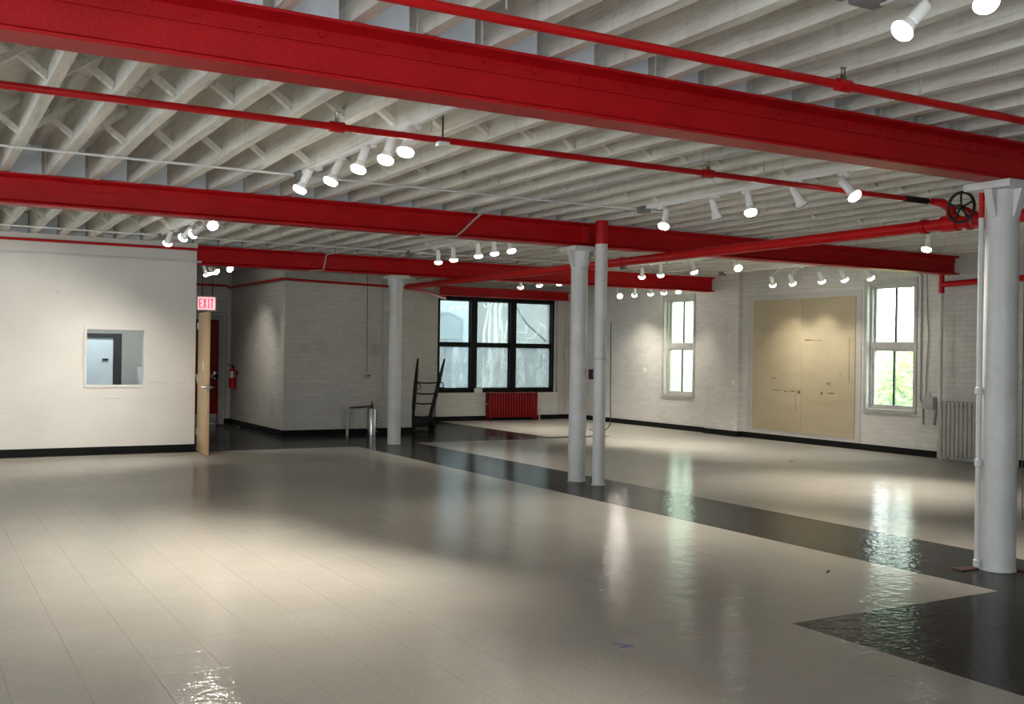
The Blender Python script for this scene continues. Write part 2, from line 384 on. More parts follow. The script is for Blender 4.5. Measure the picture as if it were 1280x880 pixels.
base('baseboard_back', [(8.13, 13.1, 20.685, 20.70), (13.1, XR-.015, 20.705, 20.72)], 'black baseboard under the wide window')
base('baseboard_middle', [(5.657, 8.13, 17.885, 17.9), (5.657, 5.672, 17.9, YD), (5.55, 5.657, YD-.015, YD)], 'black baseboard around the brick block')
base('baseboard_left', [(XL, 3.66, 15.735, 15.75)], 'black baseboard along the white partition')

# ---------------------------------------------------------------- ceiling
ceil = MB().box(XL, XR+WT, YF, YD+.3, ZC+.022, 3.6).build('ceiling', 'deck', smooth=False)
tag(ceil, 'grey-white painted timber ceiling of exposed joists and diagonal boards', 'ceiling', kind='structure')
def clip(poly, x0, x1, y0, y1):
    for ax, val, sgn in ((0, x0, 1), (0, x1, -1), (1, y0, 1), (1, y1, -1)):
        out = []
        for i in range(len(poly)):
            a, b = poly[i], poly[(i+1) % len(poly)]; da, db = (a[ax]-val)*sgn, (b[ax]-val)*sgn
            if da >= 0: out.append(a)
            if (da > 0) != (db > 0) and abs(da-db) > 1e-9:
                t = da/(da-db); out.append((a[0]+(b[0]-a[0])*t, a[1]+(b[1]-a[1])*t))
        poly = out
        if len(poly) < 3: return None
    return poly
PW = .155; S2 = math.sqrt(.5); k = 0
cmin = YF-XR; cmax = YD-XL; c = cmin
while c < cmax:                                            # strips y-x in [c, c+PW*sqrt2]
    e = c+PW/S2-.006
    p = clip([(-40, -40+c), (60, 60+c), (60, 60+e), (-40, -40+e)], XL, XR, YF, YD)
    if p: MB().prism(p, 2, ZC+random.uniform(-.004, .004), ZC+.022).build('plank', 'deck', ceil, smooth=False)
    c += PW/S2
SP = .368; J0 = .68; JW = .075
ks = [i for i in range(-16, 60) if J0+SP*i > XL and J0+SP*i+JW < XR]
BEAMS = [(-.85, 2.77), (4.77, 2.77), (10.42, 2.775), (15.80, 2.745)]
bays = [(-.85, 4.77), (4.77, 10.42), (10.42, 15.80), (15.80, YB), (YF, -.85)]
for (y0, y1) in bays:
    L = y1-y0+.04
    meshes = []
    for q in range(4):                                      # a few hewn variants shared between joists
        mb = MB(); n = 10; rnd = random.Random(q+int(y0*10)); vs = []; fs = []
        for i in range(n+1):
            y = -.02+L*i/n; a = rnd.uniform(-.006, .006); b = rnd.uniform(-.006, .006); z = rnd.uniform(-.005, .007)
            vs += [(0+a, y, z), (JW+b, y, z+rnd.uniform(-.004, .004)), (JW+b, y, ZC-JZ), (0+a, y, ZC-JZ)]
        for i in range(n):
            for m in range(4): fs.append((i*4+m, i*4+(m+1) % 4, i*4+4+(m+1) % 4, i*4+4+m))
        fs += [(3, 2, 1, 0), (n*4, n*4+1, n*4+2, n*4+3)]
        mb.add(vs, fs); meshes.append(mb.mesh('joist', 'joist', smooth=False))
    for i in ks:
        if y0 > 15 and J0+SP*i < 5.7 and J0+SP*i > 99: continue
        link('joist', random.choice(meshes), ceil, (J0+SP*i+random.uniform(-.008, .008), y0, JZ+random.uniform(-.004, .004)))
# blocking boards over the beams, a dark slot left at one end
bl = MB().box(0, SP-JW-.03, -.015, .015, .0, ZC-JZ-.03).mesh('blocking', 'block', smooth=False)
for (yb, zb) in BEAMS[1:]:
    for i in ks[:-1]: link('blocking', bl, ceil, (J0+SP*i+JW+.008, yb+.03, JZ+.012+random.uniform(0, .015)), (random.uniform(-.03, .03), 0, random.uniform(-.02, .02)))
# cross bridging
def brace_mesh(flip):
    a = (-.008, 0, .035); b = (SP-JW+.008, 0, ZC-JZ-.04)
    if flip: a, b = (-.008, 0, ZC-JZ-.04), (SP-JW+.008, 0, .035)
    return MB().obox(a, b, .055, .04, (0, 1, 0) if False else (0, 0, 1)).mesh('cross_brace', 'joist', smooth=False)
bA, bB = brace_mesh(False), brace_mesh(True)
def row(y, stuff=None):
    for i in ks[:-1]:
        x = J0+SP*i+JW; p = project((x, y, JZ))
        if not p or not -60 < p[0] < 1330: continue
        for me, dy in ((bA, -.032), (bB, .032)):
            if stuff is None: link('cross_brace', me, ceil, (x, y+dy+random.uniform(-.012, .012), JZ+random.uniform(-.01, .012)))
            else: stuff.add([(v.co.x+x, v.co.y+y+dy, v.co.z+JZ) for v in me.vertices], [tuple(f.vertices) for f in me.polygons])
for y in (2.75, 6.70, 8.50, 12.2, 13.95): row(y)
st = MB()
for y in (17.5, 19.2): row(y, st)
tag(st.build('far_cross_braces', 'joist', ceil, smooth=False), kind='stuff')

# ---------------------------------------------------------------- red steel beams
def beam(yc, zb, x0, x1, label, bolts=None, depth=.28):
    root = thing('steel_beam', (x0, yc, zb), label, 'beam', 'red steel beams')
    zt = zb+depth; wf = .10; tw = .009; tf = .022; zt = min(zt, JZ-.001)
    prof = [(-wf, zb), (wf, zb), (wf, zb+tf*.7), (tw+.02, zb+tf*1.5), (tw, zb+tf*2.2), (tw, zt-tf*2.2), (tw+.02, zt-tf*1.5), (wf, zt-tf*.7), (wf, zt), (-wf, zt), (-wf, zt-tf*.7),
            (-tw-.02, zt-tf*1.5), (-tw, zt-tf*2.2), (-tw, zb+tf*2.2), (-tw-.02, zb+tf*1.5), (-wf, zb+tf*.7)]
    s = Sub(root); s.prism([(yc+y, z) for y, z in prof], 0, x0, x1); s.build('rolled_section', 'red')
    s = Sub(root); s.box(x0, x1, yc-tw-.012, yc-tw, zt-.105, zt-tf*1.6); s.build('bearing_angle', 'red', smooth=False)
    if bolts:
        hexa = MB().tube([(0, 0, 0), (0, -.014, 0)], .017, 6).mesh('bolt', 'red', smooth=False)
        for x in bolts: link('bolt', hexa, root, (x-x0, -tw-.012, zt-.06-zb), (0, random.uniform(0, 1), 0))
    return root
beam(BEAMS[1][0], BEAMS[1][1], XL, XR, 'deep red steel beam resting on the thick column with the pipe valve', [1.665+.2925*k for k in range(-8, 22)])
beam(BEAMS[2][0], BEAMS[2][1], XL, XR, 'red steel beam over the paired white column and pipe', [1.3+.62*k for k in range(0, 18)])
beam(BEAMS[3][0], BEAMS[3][1], 3.66, 13.5, 'red steel beam over the column by the brick block', [4.6+.9*k for k in range(0, 9)])
r = thing('window_lintel_beam', (9.98, 20.58, 2.745), 'red steel lintel running above the wide black window', 'beam')
s = Sub(r); s.box(9.98, 13.3, 20.50, 20.70, 2.745, 2.765); s.box(9.98, 13.3, 20.60, 20.62, 2.765, 2.925); s.build('lower_flange', 'red', smooth=False)
s = Sub(r); s.box(9.98, 13.3, 20.50, 20.70, 2.925, 2.945); s.build('upper_flange', 'red', smooth=False)
# vertical stiffener plates on the second beam, beside the column
r = thing('beam_stiffener', (6.88, 10.30, 2.80), 'red vertical stiffener plate on the beam above the middle column', 'stiffener')
s = Sub(r); s.box(6.83, 6.93, 10.315, 10.41, 2.815, 3.005); s.build('plate', 'red', smooth=False)

# ---------------------------------------------------------------- columns
def column(x, y, rb, rtop, cap, ztop, label, fin=.20):
    root = thing('cast_iron_column', (x, y, 0), label, 'column')
    n = 32
    s = MB(); s.lathe([(rb, .004), (rb, 1.0), ((rb+rtop)/2, 1.8), (rtop, ztop-.20), (rtop, ztop-.05)], n); s.build('shaft', 'white', root)
    s = MB(); s.lathe([(rb+.005, .002), (rb+.005, .010), (rb+.001, .014)], n); s.build('base_ring', 'white', root)
    s = MB(); h = cap/2; s.box(-h, h, -h, h, ztop-.055, ztop-.002); s.build('capital_plate', 'white', root, bevel=.006)
    for a in range(4):
        m = MB(); q = rtop*.8
        m.prism([(q, ztop-.055), (h-.012, ztop-.055), (h-.02, ztop-.075), (rtop+.005, ztop-.05-fin), (q, ztop-.05-fin)], 1, -.032, .032)
        o = m.build('capital_bracket', 'white', root, bevel=.004); o.rotation_euler = (0, 0, a*math.pi/2)
    return root
column(6.785, 4.80, .119, .111, .37, 2.77, 'thick white cast iron column with a riser pipe strapped to its side')
column(6.885, 10.43, .104, .098, .36, 2.775, 'white cast iron column standing beside a slimmer white pipe')
column(6.875, 15.82, .106, .098, .33, 2.745, 'slim white cast iron column before the brick block')
# drain pipe beside the middle column: white below, red above
r = thing('drain_pipe', (6.912, 10.018, 0), 'slim white vertical pipe, painted red where it passes the beam', 'pipe')
MB().lathe([(.072, .004), (.072, 2.775)], 24).build('lower_pipe', 'white', r)
MB().lathe([(.072, 2.776), (.072, 3.045)], 24).build('upper_pipe', 'redpipe', r)
MB().lathe([(.086, .002), (.086, .014)], 24).build('floor_collar', 'white', r)
MB().lathe([(.0735, 1.44), (.0735, 1.47)], 24).build('tape_band', 'galv', r)
# riser pipe by the thick column
r = thing('riser_pipe', (6.655, 4.873, 0), 'thin white riser pipe with couplings beside the thick column', 'pipe')
MB().lathe([(.020, .02), (.020, 2.52)], 16).build('pipe', 'white', r)
for z in (.02, .74, 1.255, 1.06): MB().lathe([(.021, z), (.028, z+.006), (.028, z+.05), (.021, z+.056)] if z != 1.06 else [(.0205, z), (.023, z+.004), (.023, z+.014), (.0205, z+.018)], 16).build('coupling', 'white', r)
MB().lathe([(.020, 2.521), (.020, 2.70)], 16).build('upper_end', 'redpipe', r)
for (x, y, a, b, lab) in ((6.60, 4.93, .10, .05, 'rusty floor plate at the foot of the riser pipe'), (6.98, 4.68, .11, .06, 'rusty floor plate tucked behind the thick column foot')):
    m = MB(); m.prism([(-a, -b), (a*.7, -b*1.2), (a, b), (-a*.8, b)], 2, .0005, .008)
    o = m.build('floor_plate', 'rust', loc=(x, y, 0)); tag(o, lab, 'plate')

# ---------------------------------------------------------------- sprinkler pipes
def pipe_thing(name, pts, r, mat, label, cat='pipe', group=None, n=14):
    root = thing(name, pts[0], label, cat, group)
    s = Sub(root); s.tube(pts, r, n); s.build('pipe', mat); return root
def head(root, x, y, z, up=True):
    s = Sub(root); d = 1 if up else -1
    s.tube([(x-.045, y, z), (x+.045, y, z)], .034, 12); s.build('tee', 'redpipe')
    s = Sub(root); s.tube([(x, y, z+d*.02), (x, y, z+d*.055)], [.022, .014], 10); s.obox((x-.011, y, z+d*.055), (x-.011, y, z+d*.09), .004, .008); s.obox((x+.011, y, z+d*.055), (x+.011, y, z+d*.09), .004, .008)
    s.tube([(x, y, z+d*.09), (x, y, z+d*.094)], .018, 10); s.build('sprinkler_head', 'steel')
def hanger(root, x, y, z, rr, zt=JZ+.01):
    s = Sub(root); s.tube([(x, y-rr-.004, z), *arc((x, y, z), rr+.004, math.pi, 2*math.pi, 8, 'yz'), (x, y, z+rr+.03), *[(x, y-rr-.004, z)]][:-1], .006, 6)
    s.build('hanger_loop', 'redpipe')
    s = Sub(root); s.tube([(x, y, z+rr+.02), (x, y, zt)], .005, 6); s.build('hanger_rod', 'galv')
y1, z1 = 3.93, 2.93
r = pipe_thing('sprinkler_pipe', [(XL, y1, z1), (XR-.3, y1, z1)], .023, 'redpipe', 'bright red sprinkler pipe hung on the window side of the deep red beam', 'pipe', None)
for x in (.6, 4.23, 7.6): head(r, x, y1, z1)
for x in (2.2, 4.83, 7.9): hanger(r, x, y1, z1, .023)
y2, z2 = 6.25, 2.90
r = pipe_thing('sprinkler_pipe', [(XL, y2, z2), (7.80, y2, z2)], .022, 'redpipe', 'red sprinkler branch pipe crossing between the first two beams to the valve')
for x in (-1.2, 2.30, 5.29): head(r, x, y2, z2)
for x in (.2, 2.95, 5.86): hanger(r, x, y2, z2, .022)
s = Sub(r); s.tube([(7.5, y2, z2), (7.79, y2, z2)], .028, 14); s.build('branch_union', 'blackmetal')
xm, zm = 7.85, 2.685
root = thing('sprinkler_main', (xm, YF+.2, zm), 'fat red sprinkler main crossing under the beams with flanged fittings', 'pipe')
s = Sub(root); s.tube([(xm, YF+.1, zm), (xm, 17.55, zm), ], .054, 20); s.build('main_pipe', 'redpipe')
s = Sub(root); s.tube([(xm, 6.05, zm), (xm, 6.05, zm+.13), (xm, 6.14, zm+.19), (xm, 6.25, z2)], [.05, .045, .04, .03], 16); s.build('riser_tee', 'redpipe')
for y, rr, wd in ((6.32, .066, .05), (5.86, .072, .03), (5.72, .072, .03), (5.80, .062, .14), (6.05, .07, .16), (5.60, .066, .03), (10.9, .064, .06), (16.2, .064, .06)):
    s = Sub(root); s.tube([(xm, y-wd/2, zm), (xm, y+wd/2, zm)], rr, 20); s.build('fitting_collar', 'redpipe')
# valve with black handwheel
vy, vz, vx = 5.76, 2.775, 7.60
s = Sub(root); R0 = .125; s.tube([(vx, vy+R0*math.cos(t*math.pi/18), vz+R0*math.sin(t*math.pi/18)) for t in range(37)], .013, 8, cap=False); wheel = s.build('handwheel', 'blackmetal'); wheel['label'] = 'black spoked valve handwheel'
for a in range(5):
    t = a*2*math.pi/5+.3; s = Sub(root); s.tube([(vx, vy, vz), (vx, vy+R0*math.cos(t), vz+R0*math.sin(t))], .009, 6); s.build('spoke', 'blackmetal', wheel)
s = Sub(root); s.tube([(vx-.04, vy, vz), (vx+.02, vy, vz)], .024, 10); s.build('hub', 'blackmetal', wheel)
s = Sub(root); s.tube([(vx+.02, vy, vz), (xm-.05, vy, zm+.04)], [.018, .03], 10); s.build('stem', 'redpipe', wheel)
s = Sub(root); s.tube([(vx+.05, vy-.06, vz-.05), (vx+.05, vy-.06, vz-.15)], [.006, .012], 8); s.build('brass_tag', 'steel', wheel)
pipe_thing('wall_pipe', [(3.70, YD-.09, 2.79), (5.45, YD-.09, 2.79), (5.55, YD-.09, 2.79), (5.58, YD-.12, 2.76), (5.60, YD-.2, 2.75), (5.60, 17.86, 2.745), (5.66, 17.82, 2.74), (8.0, 17.82, 2.69)], .022, 'redpipe', 'thin red pipe running around the brick block below the ceiling')
pipe_thing('partition_pipe', [(XL, 15.62, 2.955), (3.64, 15.62, 2.955)], .020, 'redpipe', 'thin red pipe along the top of the white partition')
pipe_thing('cross_pipe', [(7.86, 17.5, 2.66), (8.3, 17.9, 2.66), (9.96, 20.3, 2.68)], .036, 'redpipe', 'short red pipe turning off the main behind the slim column')
pipe_thing('return_pipe', [(XR-.13, 10.53, 2.63), (XR-.14, 9.6, 2.655), (XR-.14, 3.0, 2.66)], .045, 'redpipe', 'red heating pipe running from the white riser along the window wall')
r = thing('heating_riser', (XR-.13, 10.53, 0), 'white vertical heating pipe with a red elbow beside the right radiator', 'pipe')
MB().tube([(-.0, .0, .02), (0, 0, .20), (0, -.01, .30), (0, -.06, .36), (0, -.06, .40)], .034, 12).build('lower_bend', 'rad', r)
MB().tube([(0, -.06, .40), (0, -.03, .6), (0, 0, .8), (0, 0, 2.57)], .03, 12).build('upright', 'white', r)
MB().tube([(0, 0, 2.50), (0, 0, 2.78)], .042, 12).build('elbow', 'redpipe', r)
# conduits
pipe_thing('ceiling_conduit', [(XL, 8.86, 3.03), (7.1, 8.93, 3.03)], .011, 'lampwhite', 'thin white conduit under the joists before the second beam', 'conduit')
pipe_thing('ceiling_conduit', [(XL, 14.62, 3.03), (11.0, 14.75, 3.03)], .011, 'lampwhite', 'thin white conduit under the joists before the third beam', 'conduit')
pipe_thing('ceiling_conduit', [(5.40, 4.9, 3.035), (5.42, 8.5, 3.035), (5.45, 10.3, 3.035)], .010, 'galv', 'thin conduit running with the joists towards the paired columns', 'conduit')
pipe_thing('deck_conduit', [(.93, 5.0, 3.31), (.93, 10.3, 3.31)], .012, 'galv', 'pale conduit tucked between two joists under the boards', 'conduit')
pipe_thing('partition_conduit', [(XL, 15.725, 2.79), (3.72, 15.725, 2.785)], .016, 'white', 'pale conduit along the upper partition wall', 'conduit')
pipe_thing('beam_conduit', [(5.45, 10.25, 3.03), (5.40, 10.29, 2.98), (5.28, 10.30, 2.86), (5.18, 10.30, 2.775), (4.95, 10.30, 2.755), (4.75, 10.30, 2.76)], .011, 'rad', 'pale flexible conduit looping down the face of the second beam', 'conduit')
pipe_thing('beam_conduit', [(5.75, 15.55, 3.03), (5.62, 15.66, 3.0), (5.60, 15.68, 2.85), (5.58, 15.68, 2.76), (5.35, 15.68, 2.735)], .012, 'rad', 'pale conduit bent down the face of the third beam', 'conduit')

# ---------------------------------------------------------------- track lighting
stem_me = MB().tube([(0, 0, 0), (0, 0, -1)], .009, 8).mesh('stem', 'lampwhite')
adapt_me = MB().box(-.018, .018, -.05, .05, -.026, .004).mesh('adapter', 'lampwhite', bevel=.004)
sock_me = MB().lathe([(.020, .0), (.033, .006), (.034, .115), (.026, .122)][::1], 20).mesh('socket', 'lampwhite')
bulb_me = MB().lathe([(.050, 0.004), (.0575, .028), (.052, .04), (.034, .085), (.030, .10)], 24).mesh('bulb', 'lampwhite')
lens_on = MB().lathe([(.025, -.016), (.048, -.010), (.0600, .004), (.0635, .012), (.0640, .022), (.0605, .030)], 24).mesh('lens', 'lens')
lens_off = MB().lathe([(.030, -.007), (.050, -.004), (.0575, 0.0009)], 24).mesh('lens', 'lens_off')
LS = .9
def lamp(P, aim, label, on=True, power=1.0, ztrack=3.018, group='track spotlights', size=78, s=1.0, xt=None):
    P = Vector(P); D = Vector(aim).normalized()
    piv = P-D*.20*s
    root = thing('track_spotlight', (xt if xt is not None else piv.x, piv.y, ztrack), label, 'spotlight', group)
    q = D.to_track_quat('-Z', 'Y').to_euler()
    zt = root.location.z
    link('adapter', adapt_me, root)
    dv_ = piv-root.location; a = link('stem', stem_me, root, None, dv_.to_track_quat('-Z', 'Y').to_euler()); a.scale = (1, 1, max(.025, dv_.length))
    so = link('socket', sock_me, root, (piv-root.location)+D*.125*s, q); so.scale = (s,)*3
    bu = link('bulb', bulb_me, root, P-root.location, q); bu.scale = (s*LS,)*3
    link('lens', lens_on if on else lens_off, bu)
    if on:
        l = bpy.data.lights.new('beam', 'SPOT'); l.energy = SPOT_W*power; l.color = (1.0, .93, .82); l.spot_size = math.radians(size); l.spot_blend = .75
        l.shadow_soft_size = .05
        o = link('beam', l, root, P-root.location+D*.02, q)
    return root
def under_joist(x): return J0+JW/2+SP*round((x-J0-JW/2)/SP)
def track(x, ya, yb, label, z=3.03):
    x = under_joist(x)
    root = thing('lighting_track', (x, ya, z), label, 'track', 'lighting tracks')
    s = Sub(root); s.box(x-.018, x+.018, ya, yb, z-.012, z+.021); s.build('rail', 'lampwhite', smooth=False)
    s = Sub(root); s.box(x-.045, x+.045, yb, yb+.12, z-.05, z+.015); s.build('junction_box', 'darkgalv', bevel=.005)
ORD = ['first', 'second', 'third', 'fourth', 'fifth', 'sixth']
def bank(name, X, pts, z, aims, offs=(), pw=1.0, size=78, s=1.0):
    for i, (y, dx) in enumerate(pts):
        o = i in offs
        lamp((X+dx, y, z), aims[i], '%s white spotlight, %s from the junction box, %s' % ('unlit' if o else 'lit', ORD[i], name), not o, pw[i] if isinstance(pw, (list, tuple)) else pw, size=size, xt=under_joist(X), s=s)
track(2.84, 5.6, 8.75, 'white lighting track between the first two beams on the partition side')
bank('on the partition side before the second beam', 2.84, [(8.40, -.07), (7.86, .0), (7.22, -.02), (6.76, 0), (6.42, .0)], 2.815,
     [(-.4, .15, -.9), (-.38, .1, -.9), (-.33, .02, -.95), (-.3, -.05, -.95), (-.25, -.08, -.97)], pw=.98, size=70)
track(6.62, 5.5, 8.75, 'white lighting track in line with the columns before the second beam')
bank('on the track before the paired columns', 6.62, [(8.50, 0), (7.68, 0), (7.22, .0), (6.58, 0), (6.0, 0)], 2.80,
     [(-.3, -.1, -.95), (.25, -.1, -.95), (-.05, -.25, -.9), (.45, -.2, -.85), (.25, -.55, -.75)], offs=(1, 3))
track(2.84, 10.9, 14.55, 'white lighting track in front of the white partition')
bank('on the track facing the white partition', 2.84, [(13.85, 0), (13.0, 0), (12.5, 0), (11.5, 0)], 2.83,
     [(-.15, .5, -.85), (-.5, .75, -.75), (-.9, .9, -.75), (.05, -.75, -.62)], pw=[.62, .78, .88, .25], size=90)
track(6.68, 11.2, 14.65, 'white lighting track in line with the columns before the third beam')
bank('between the middle and slim columns', 6.68, [(13.85, 0), (13.35, 0), (12.6, 0), (12.15, 0), (11.7, 0)], 2.80,
     [(.1, .1, -1), (.1, .05, -1), (.15, .1, -1), (.15, .05, -1), (.1, -.2, -.95)], pw=.28, size=66)
track(10.55, 11.2, 14.7, 'white lighting track between the columns and the tan boards')
bank('between the columns and tan boards', 10.55, [(14.1, 0), (13.6, 0), (12.75, 0), (11.75, .0)], 2.79,
     [(.25, .3, -.9), (.25, .25, -.9), (.3, -.1, -.9), (-.15, -.65, -.7)], pw=[1.5, 1.5, 1.5, .8])
track(12.85, 16.0, 18.9, 'white lighting track along the window wall beyond the pier')
bank('on the wall beyond the brick pier', 12.85, [(17.92, 0), (17.42, 0), (16.88, 0), (16.45, 0), (16.0, 0)], 2.72,
     [(-.25, -.75, -.6), (.35, .55, -.95), (.3, .35, -.95), (.3, .3, -.95), (.25, .1, -.95)], pw=[.5, .65, .6, .4, .3], size=70)
track(12.72, 11.1, 14.7, 'white lighting track along the window wall above the tan boards')
bank('on the wall track above tan boards', 12.72, [(13.31, 0), (12.84, 0), (12.2, 0), (11.72, 0), (11.2, 0)], 2.715,
     [(.45, .25, -.85), (.5, .1, -.85), (.4, .05, -.9), (.4, -.15, -.9), (.5, -.2, -.85)], pw=[.42, .40, .32, .16, .10], size=70)
track(10.4, 6.0, 8.9, 'white lighting track over the floor before the right radiator')
bank('before the grey-white radiator', 10.4, [(8.35, 0)], 2.785, [(-.25, .05, -.95)], pw=2.4)
track(4.5, 16.9, 19.4, 'white lighting track in the corridor to the red door')
bank('in the corridor to the red door', 4.5, [(18.6, 0), (18.3, 0), (17.9, .0), (17.05, 0)], 2.80,
     [(.5, .3, -.8), (.3, .1, -.95), (.6, -.4, -.7), (.4, -.7, -.55)], pw=[.3, .2, .25, .1])
track(10.35, 16.2, 18.4, 'white lighting track before the wide black window')
bank('before the wide black window', 10.35, [(17.75, 0), (17.05, 0), (16.35, 0)], 2.785, [(.3, .35, -.9), (.25, .1, -.95), (.35, .4, -.85)], pw=.9)
track(3.32, .5, 3.0, 'white lighting track overhead by the deep red beam')
bank('by the deep beam', 3.30, [(2.80, .02), (2.42, .02)], 2.765, [(-.62, .28, -.72), (-.2, -.45, -.85)], pw=.8, s=.8)
r = thing('junction_box', (3.46, 3.05, 3.0), 'grey junction box on the joists beside the overhead spotlight', 'box')
s = Sub(r); s.box(3.40, 3.55, 3.02, 3.14, 2.985, 3.049); s.build('box', 'darkgalv', bevel=.006)
s = Sub(r); s.box(3.50, 3.62, 2.97, 3.06, 2.975, 3.02); s.build('connector', 'galv', bevel=.006)
r = thing('smoke_detector', (2.97, 6.12, 2.86), 'small white detector hanging on a rod by the track lights', 'detector')
s = Sub(r); s.tube([(2.97, 6.12, JZ), (2.97, 6.12, 2.86)], .005, 6); s.build('rod', 'blackmetal')
s = Sub(r); s.box(2.93, 3.01, 6.09, 6.15, 2.83, 2.86); s.build('housing', 'lampwhite', bevel=.008)

# ---------------------------------------------------------------- windows
def pane(root, parent, axis, t, u0, u1, z0, z1, mat):
    s = Sub(root)
    if axis == 0: s.box(t-.003, t+.003, u0, u1, z0, z1)
    else: s.box(u0, u1, t-.003, t+.003, z0, z1)
    return s.build('pane', mat, parent, smooth=False)
def frame_ring(s, axis, t0, t1, u0, u1, z0, z1, wu, wz):
    def b(a, c, z, zz):
        if axis == 0: s.box(t0, t1, a, c, z, zz)
        else: s.box(a, c, t0, t1, z, zz)
    b(u0, u0+wu, z0, z1); b(u1-wu, u1, z0, z1); b(u0+wu, u1-wu, z0, z0+wz); b(u0+wu, u1-wu, z1-wz, z1)
def side_window(name, W, label, gu, gl, t=XR+.12, thin='sash'):
    y0, y1, z0, z1 = W
    root = thing(name, (t, (y0+y1)/2, z0), label, 'window', kind='structure')
    s = Sub(root); frame_ring(s, 0, t-.06, t+.06, y0, y1, z0, z1, .04, .05); s.build('frame', 'sash', smooth=False)
    s = Sub(root); s.box(XR-.03, t-.06, y0-.05, y1+.05, z0-.03, z0+.015); s.build('sill', 'sash', smooth=False)
    # casing on the wall face
    for (a, b, c, d) in ((y0-.06, y0, z0-.03, z1+.06), (y1, y1+.06, z0-.03, z1+.06), (y0, y1, z1, z1+.06)):
        s = Sub(root); s.box(XR-.02, XR-.001, a, b, c, d); s.build('casing', 'sash', smooth=False)
    zm_ = (z0+z1)/2
    s = Sub(root); s.box(t-.05, t+.05, y0+.04, y1-.04, zm_-.045, zm_+.045); s.build('meeting_rail', 'sash', smooth=False)
    for (a, b, gm, tt) in ((zm_+.045, z1-.05, gu, t+.015), (z0+.05, zm_-.045, gl, t-.015)):
        sa = Sub(root); frame_ring(sa, 0, tt-.02, tt+.02, y0+.04, y1-.04, a, b, .035, .03); so = sa.build('sash', 'blackmetal' if thin == 'dark' else 'sash', smooth=False)
        ym = (y0+y1)/2; m = Sub(root); m.box(tt-.018, tt+.018, ym-.013, ym+.013, a+.03, b-.03); m.build('mullion', 'blackmetal', so, smooth=False)
        pane(root, so, 0, tt, y0+.075, ym-.013, a+.03, b-.03, gm); pane(root, so, 0, tt, ym+.013, y1-.075, a+.03, b-.03, gm)
    return root
side_window('window_1', WIN_A, 'tall four-pane window with milky panes left of the brick pier', 'glass_a', 'glass_a')
side_window('window_2', WIN_B, 'tall four-pane window beside the tan boards, greenery outside', 'glass_b', 'glass_b')
x0, x1, z0, z1 = WIN_C; t = YB+.09
root = thing('window_3', ((x0+x1)/2, t, z0), 'wide black triple window over the red radiator', 'window', kind='structure')
s = Sub(root); frame_ring(s, 1, t-.09, t+.06, x0, x1, z0, z1, .055, .09); s.build('frame', 'frame', smooth=False)
mx = [10.095, 10.945, 11.965, 12.985]
bays3 = [(10.095, 10.87), (11.02, 11.88), (12.03, 12.995)]
for a, b in ((10.87, 11.02), (11.88, 12.03)):
    s = Sub(root); s.box(a, b, t-.09, t+.06, z0+.09, z1-.09); s.build('mullion', 'frame', smooth=False)
zr = 1.685
for i, (a, b) in enumerate(bays3):
    s = Sub(root); s.box(a, b, t-.05, t+.05, zr-.035, zr+.035); rail = s.build('meeting_rail', 'frame', smooth=False)
    for (c, d, g) in ((zr+.035, z1-.09, 'glass_up'), (z0+.09, zr-.035, 'glass_low')):
        s = Sub(root); frame_ring(s, 1, t-.02, t+.02, a, b, c, d, .018, .018); so = s.build('sash', 'frame', smooth=False)
        pane(root, so, 1, t, a+.018, b-.018, c+.018, d-.018, g)
x0, x1, z0, z1 = WIN_P
root = thing('window_4', ((x0+x1)/2, 15.81, z0), 'small square interior window in the white partition', 'window', kind='structure')
s = Sub(root); frame_ring(s, 1, 15.735, 15.885, x0-.03, x1+.03, z0-.03, z1+.03, .035, .035); s.build('frame', 'plaster', smooth=False)
pane(root, root, 1, 15.82, x0+.005, x1-.005, z0+.005, z1-.005, 'glass_p')
def plain_window(name, axis, W, label):
    u0, u1, z0, z1 = W; sgn = -1
    tt = (XL if axis == 0 else YF)-.12
    root = thing(name, (tt, (u0+u1)/2, z0) if axis == 0 else ((u0+u1)/2, tt, z0), label, 'window', kind='structure')
    s = Sub(root); frame_ring(s, axis, tt-.05, tt+.05, u0, u1, z0, z1, .05, .05); s.build('frame', 'sash', smooth=False)
    um, zm_ = (u0+u1)/2, (z0+z1)/2
    s = Sub(root)
    if axis == 0: s.box(tt-.03, tt+.03, um-.025, um+.025, z0+.05, z1-.05); s.box(tt-.03, tt+.03, u0+.05, um-.025, zm_-.03, zm_+.03); s.box(tt-.03, tt+.03, um+.025, u1-.05, zm_-.03, zm_+.03)
    else: s.box(um-.025, um+.025, tt-.03, tt+.03, z0+.05, z1-.05); s.box(u0+.05, um-.025, tt-.03, tt+.03, zm_-.03, zm_+.03); s.box(um+.025, u1-.05, tt-.03, tt+.03, zm_-.03, zm_+.03)
    s.build('glazing_bars', 'sash', smooth=False)
for i, W in enumerate(WIN_L): plain_window('window_%d' % (5+i), 0, W, 'tall side window in the brick wall beyond the partition')
for i, W in enumerate(WIN_F): plain_window('window_%d' % (9+i), 1, W, 'tall front window opposite the brick block')

pw_ = bpy.data.objects['wall_left_partition']
for (a, b, z, h) in ((3.0, 3.16, 1.005, .012), (3.2, 3.3, 1.0, .01), (3.4, 3.52, 1.0, .012), (2.4, 2.62, .78, .010), (2.10, 2.115, 1.2, .5), (1.75, 1.80, 2.25, .02), (1.45, 1.62, .34, .008), (1.1, 1.3, .6, .006)):
    MB().box(a, b, 15.7492, 15.7499, z, z+h).build('scuff', 'scuffgrey', pw_, smooth=False)

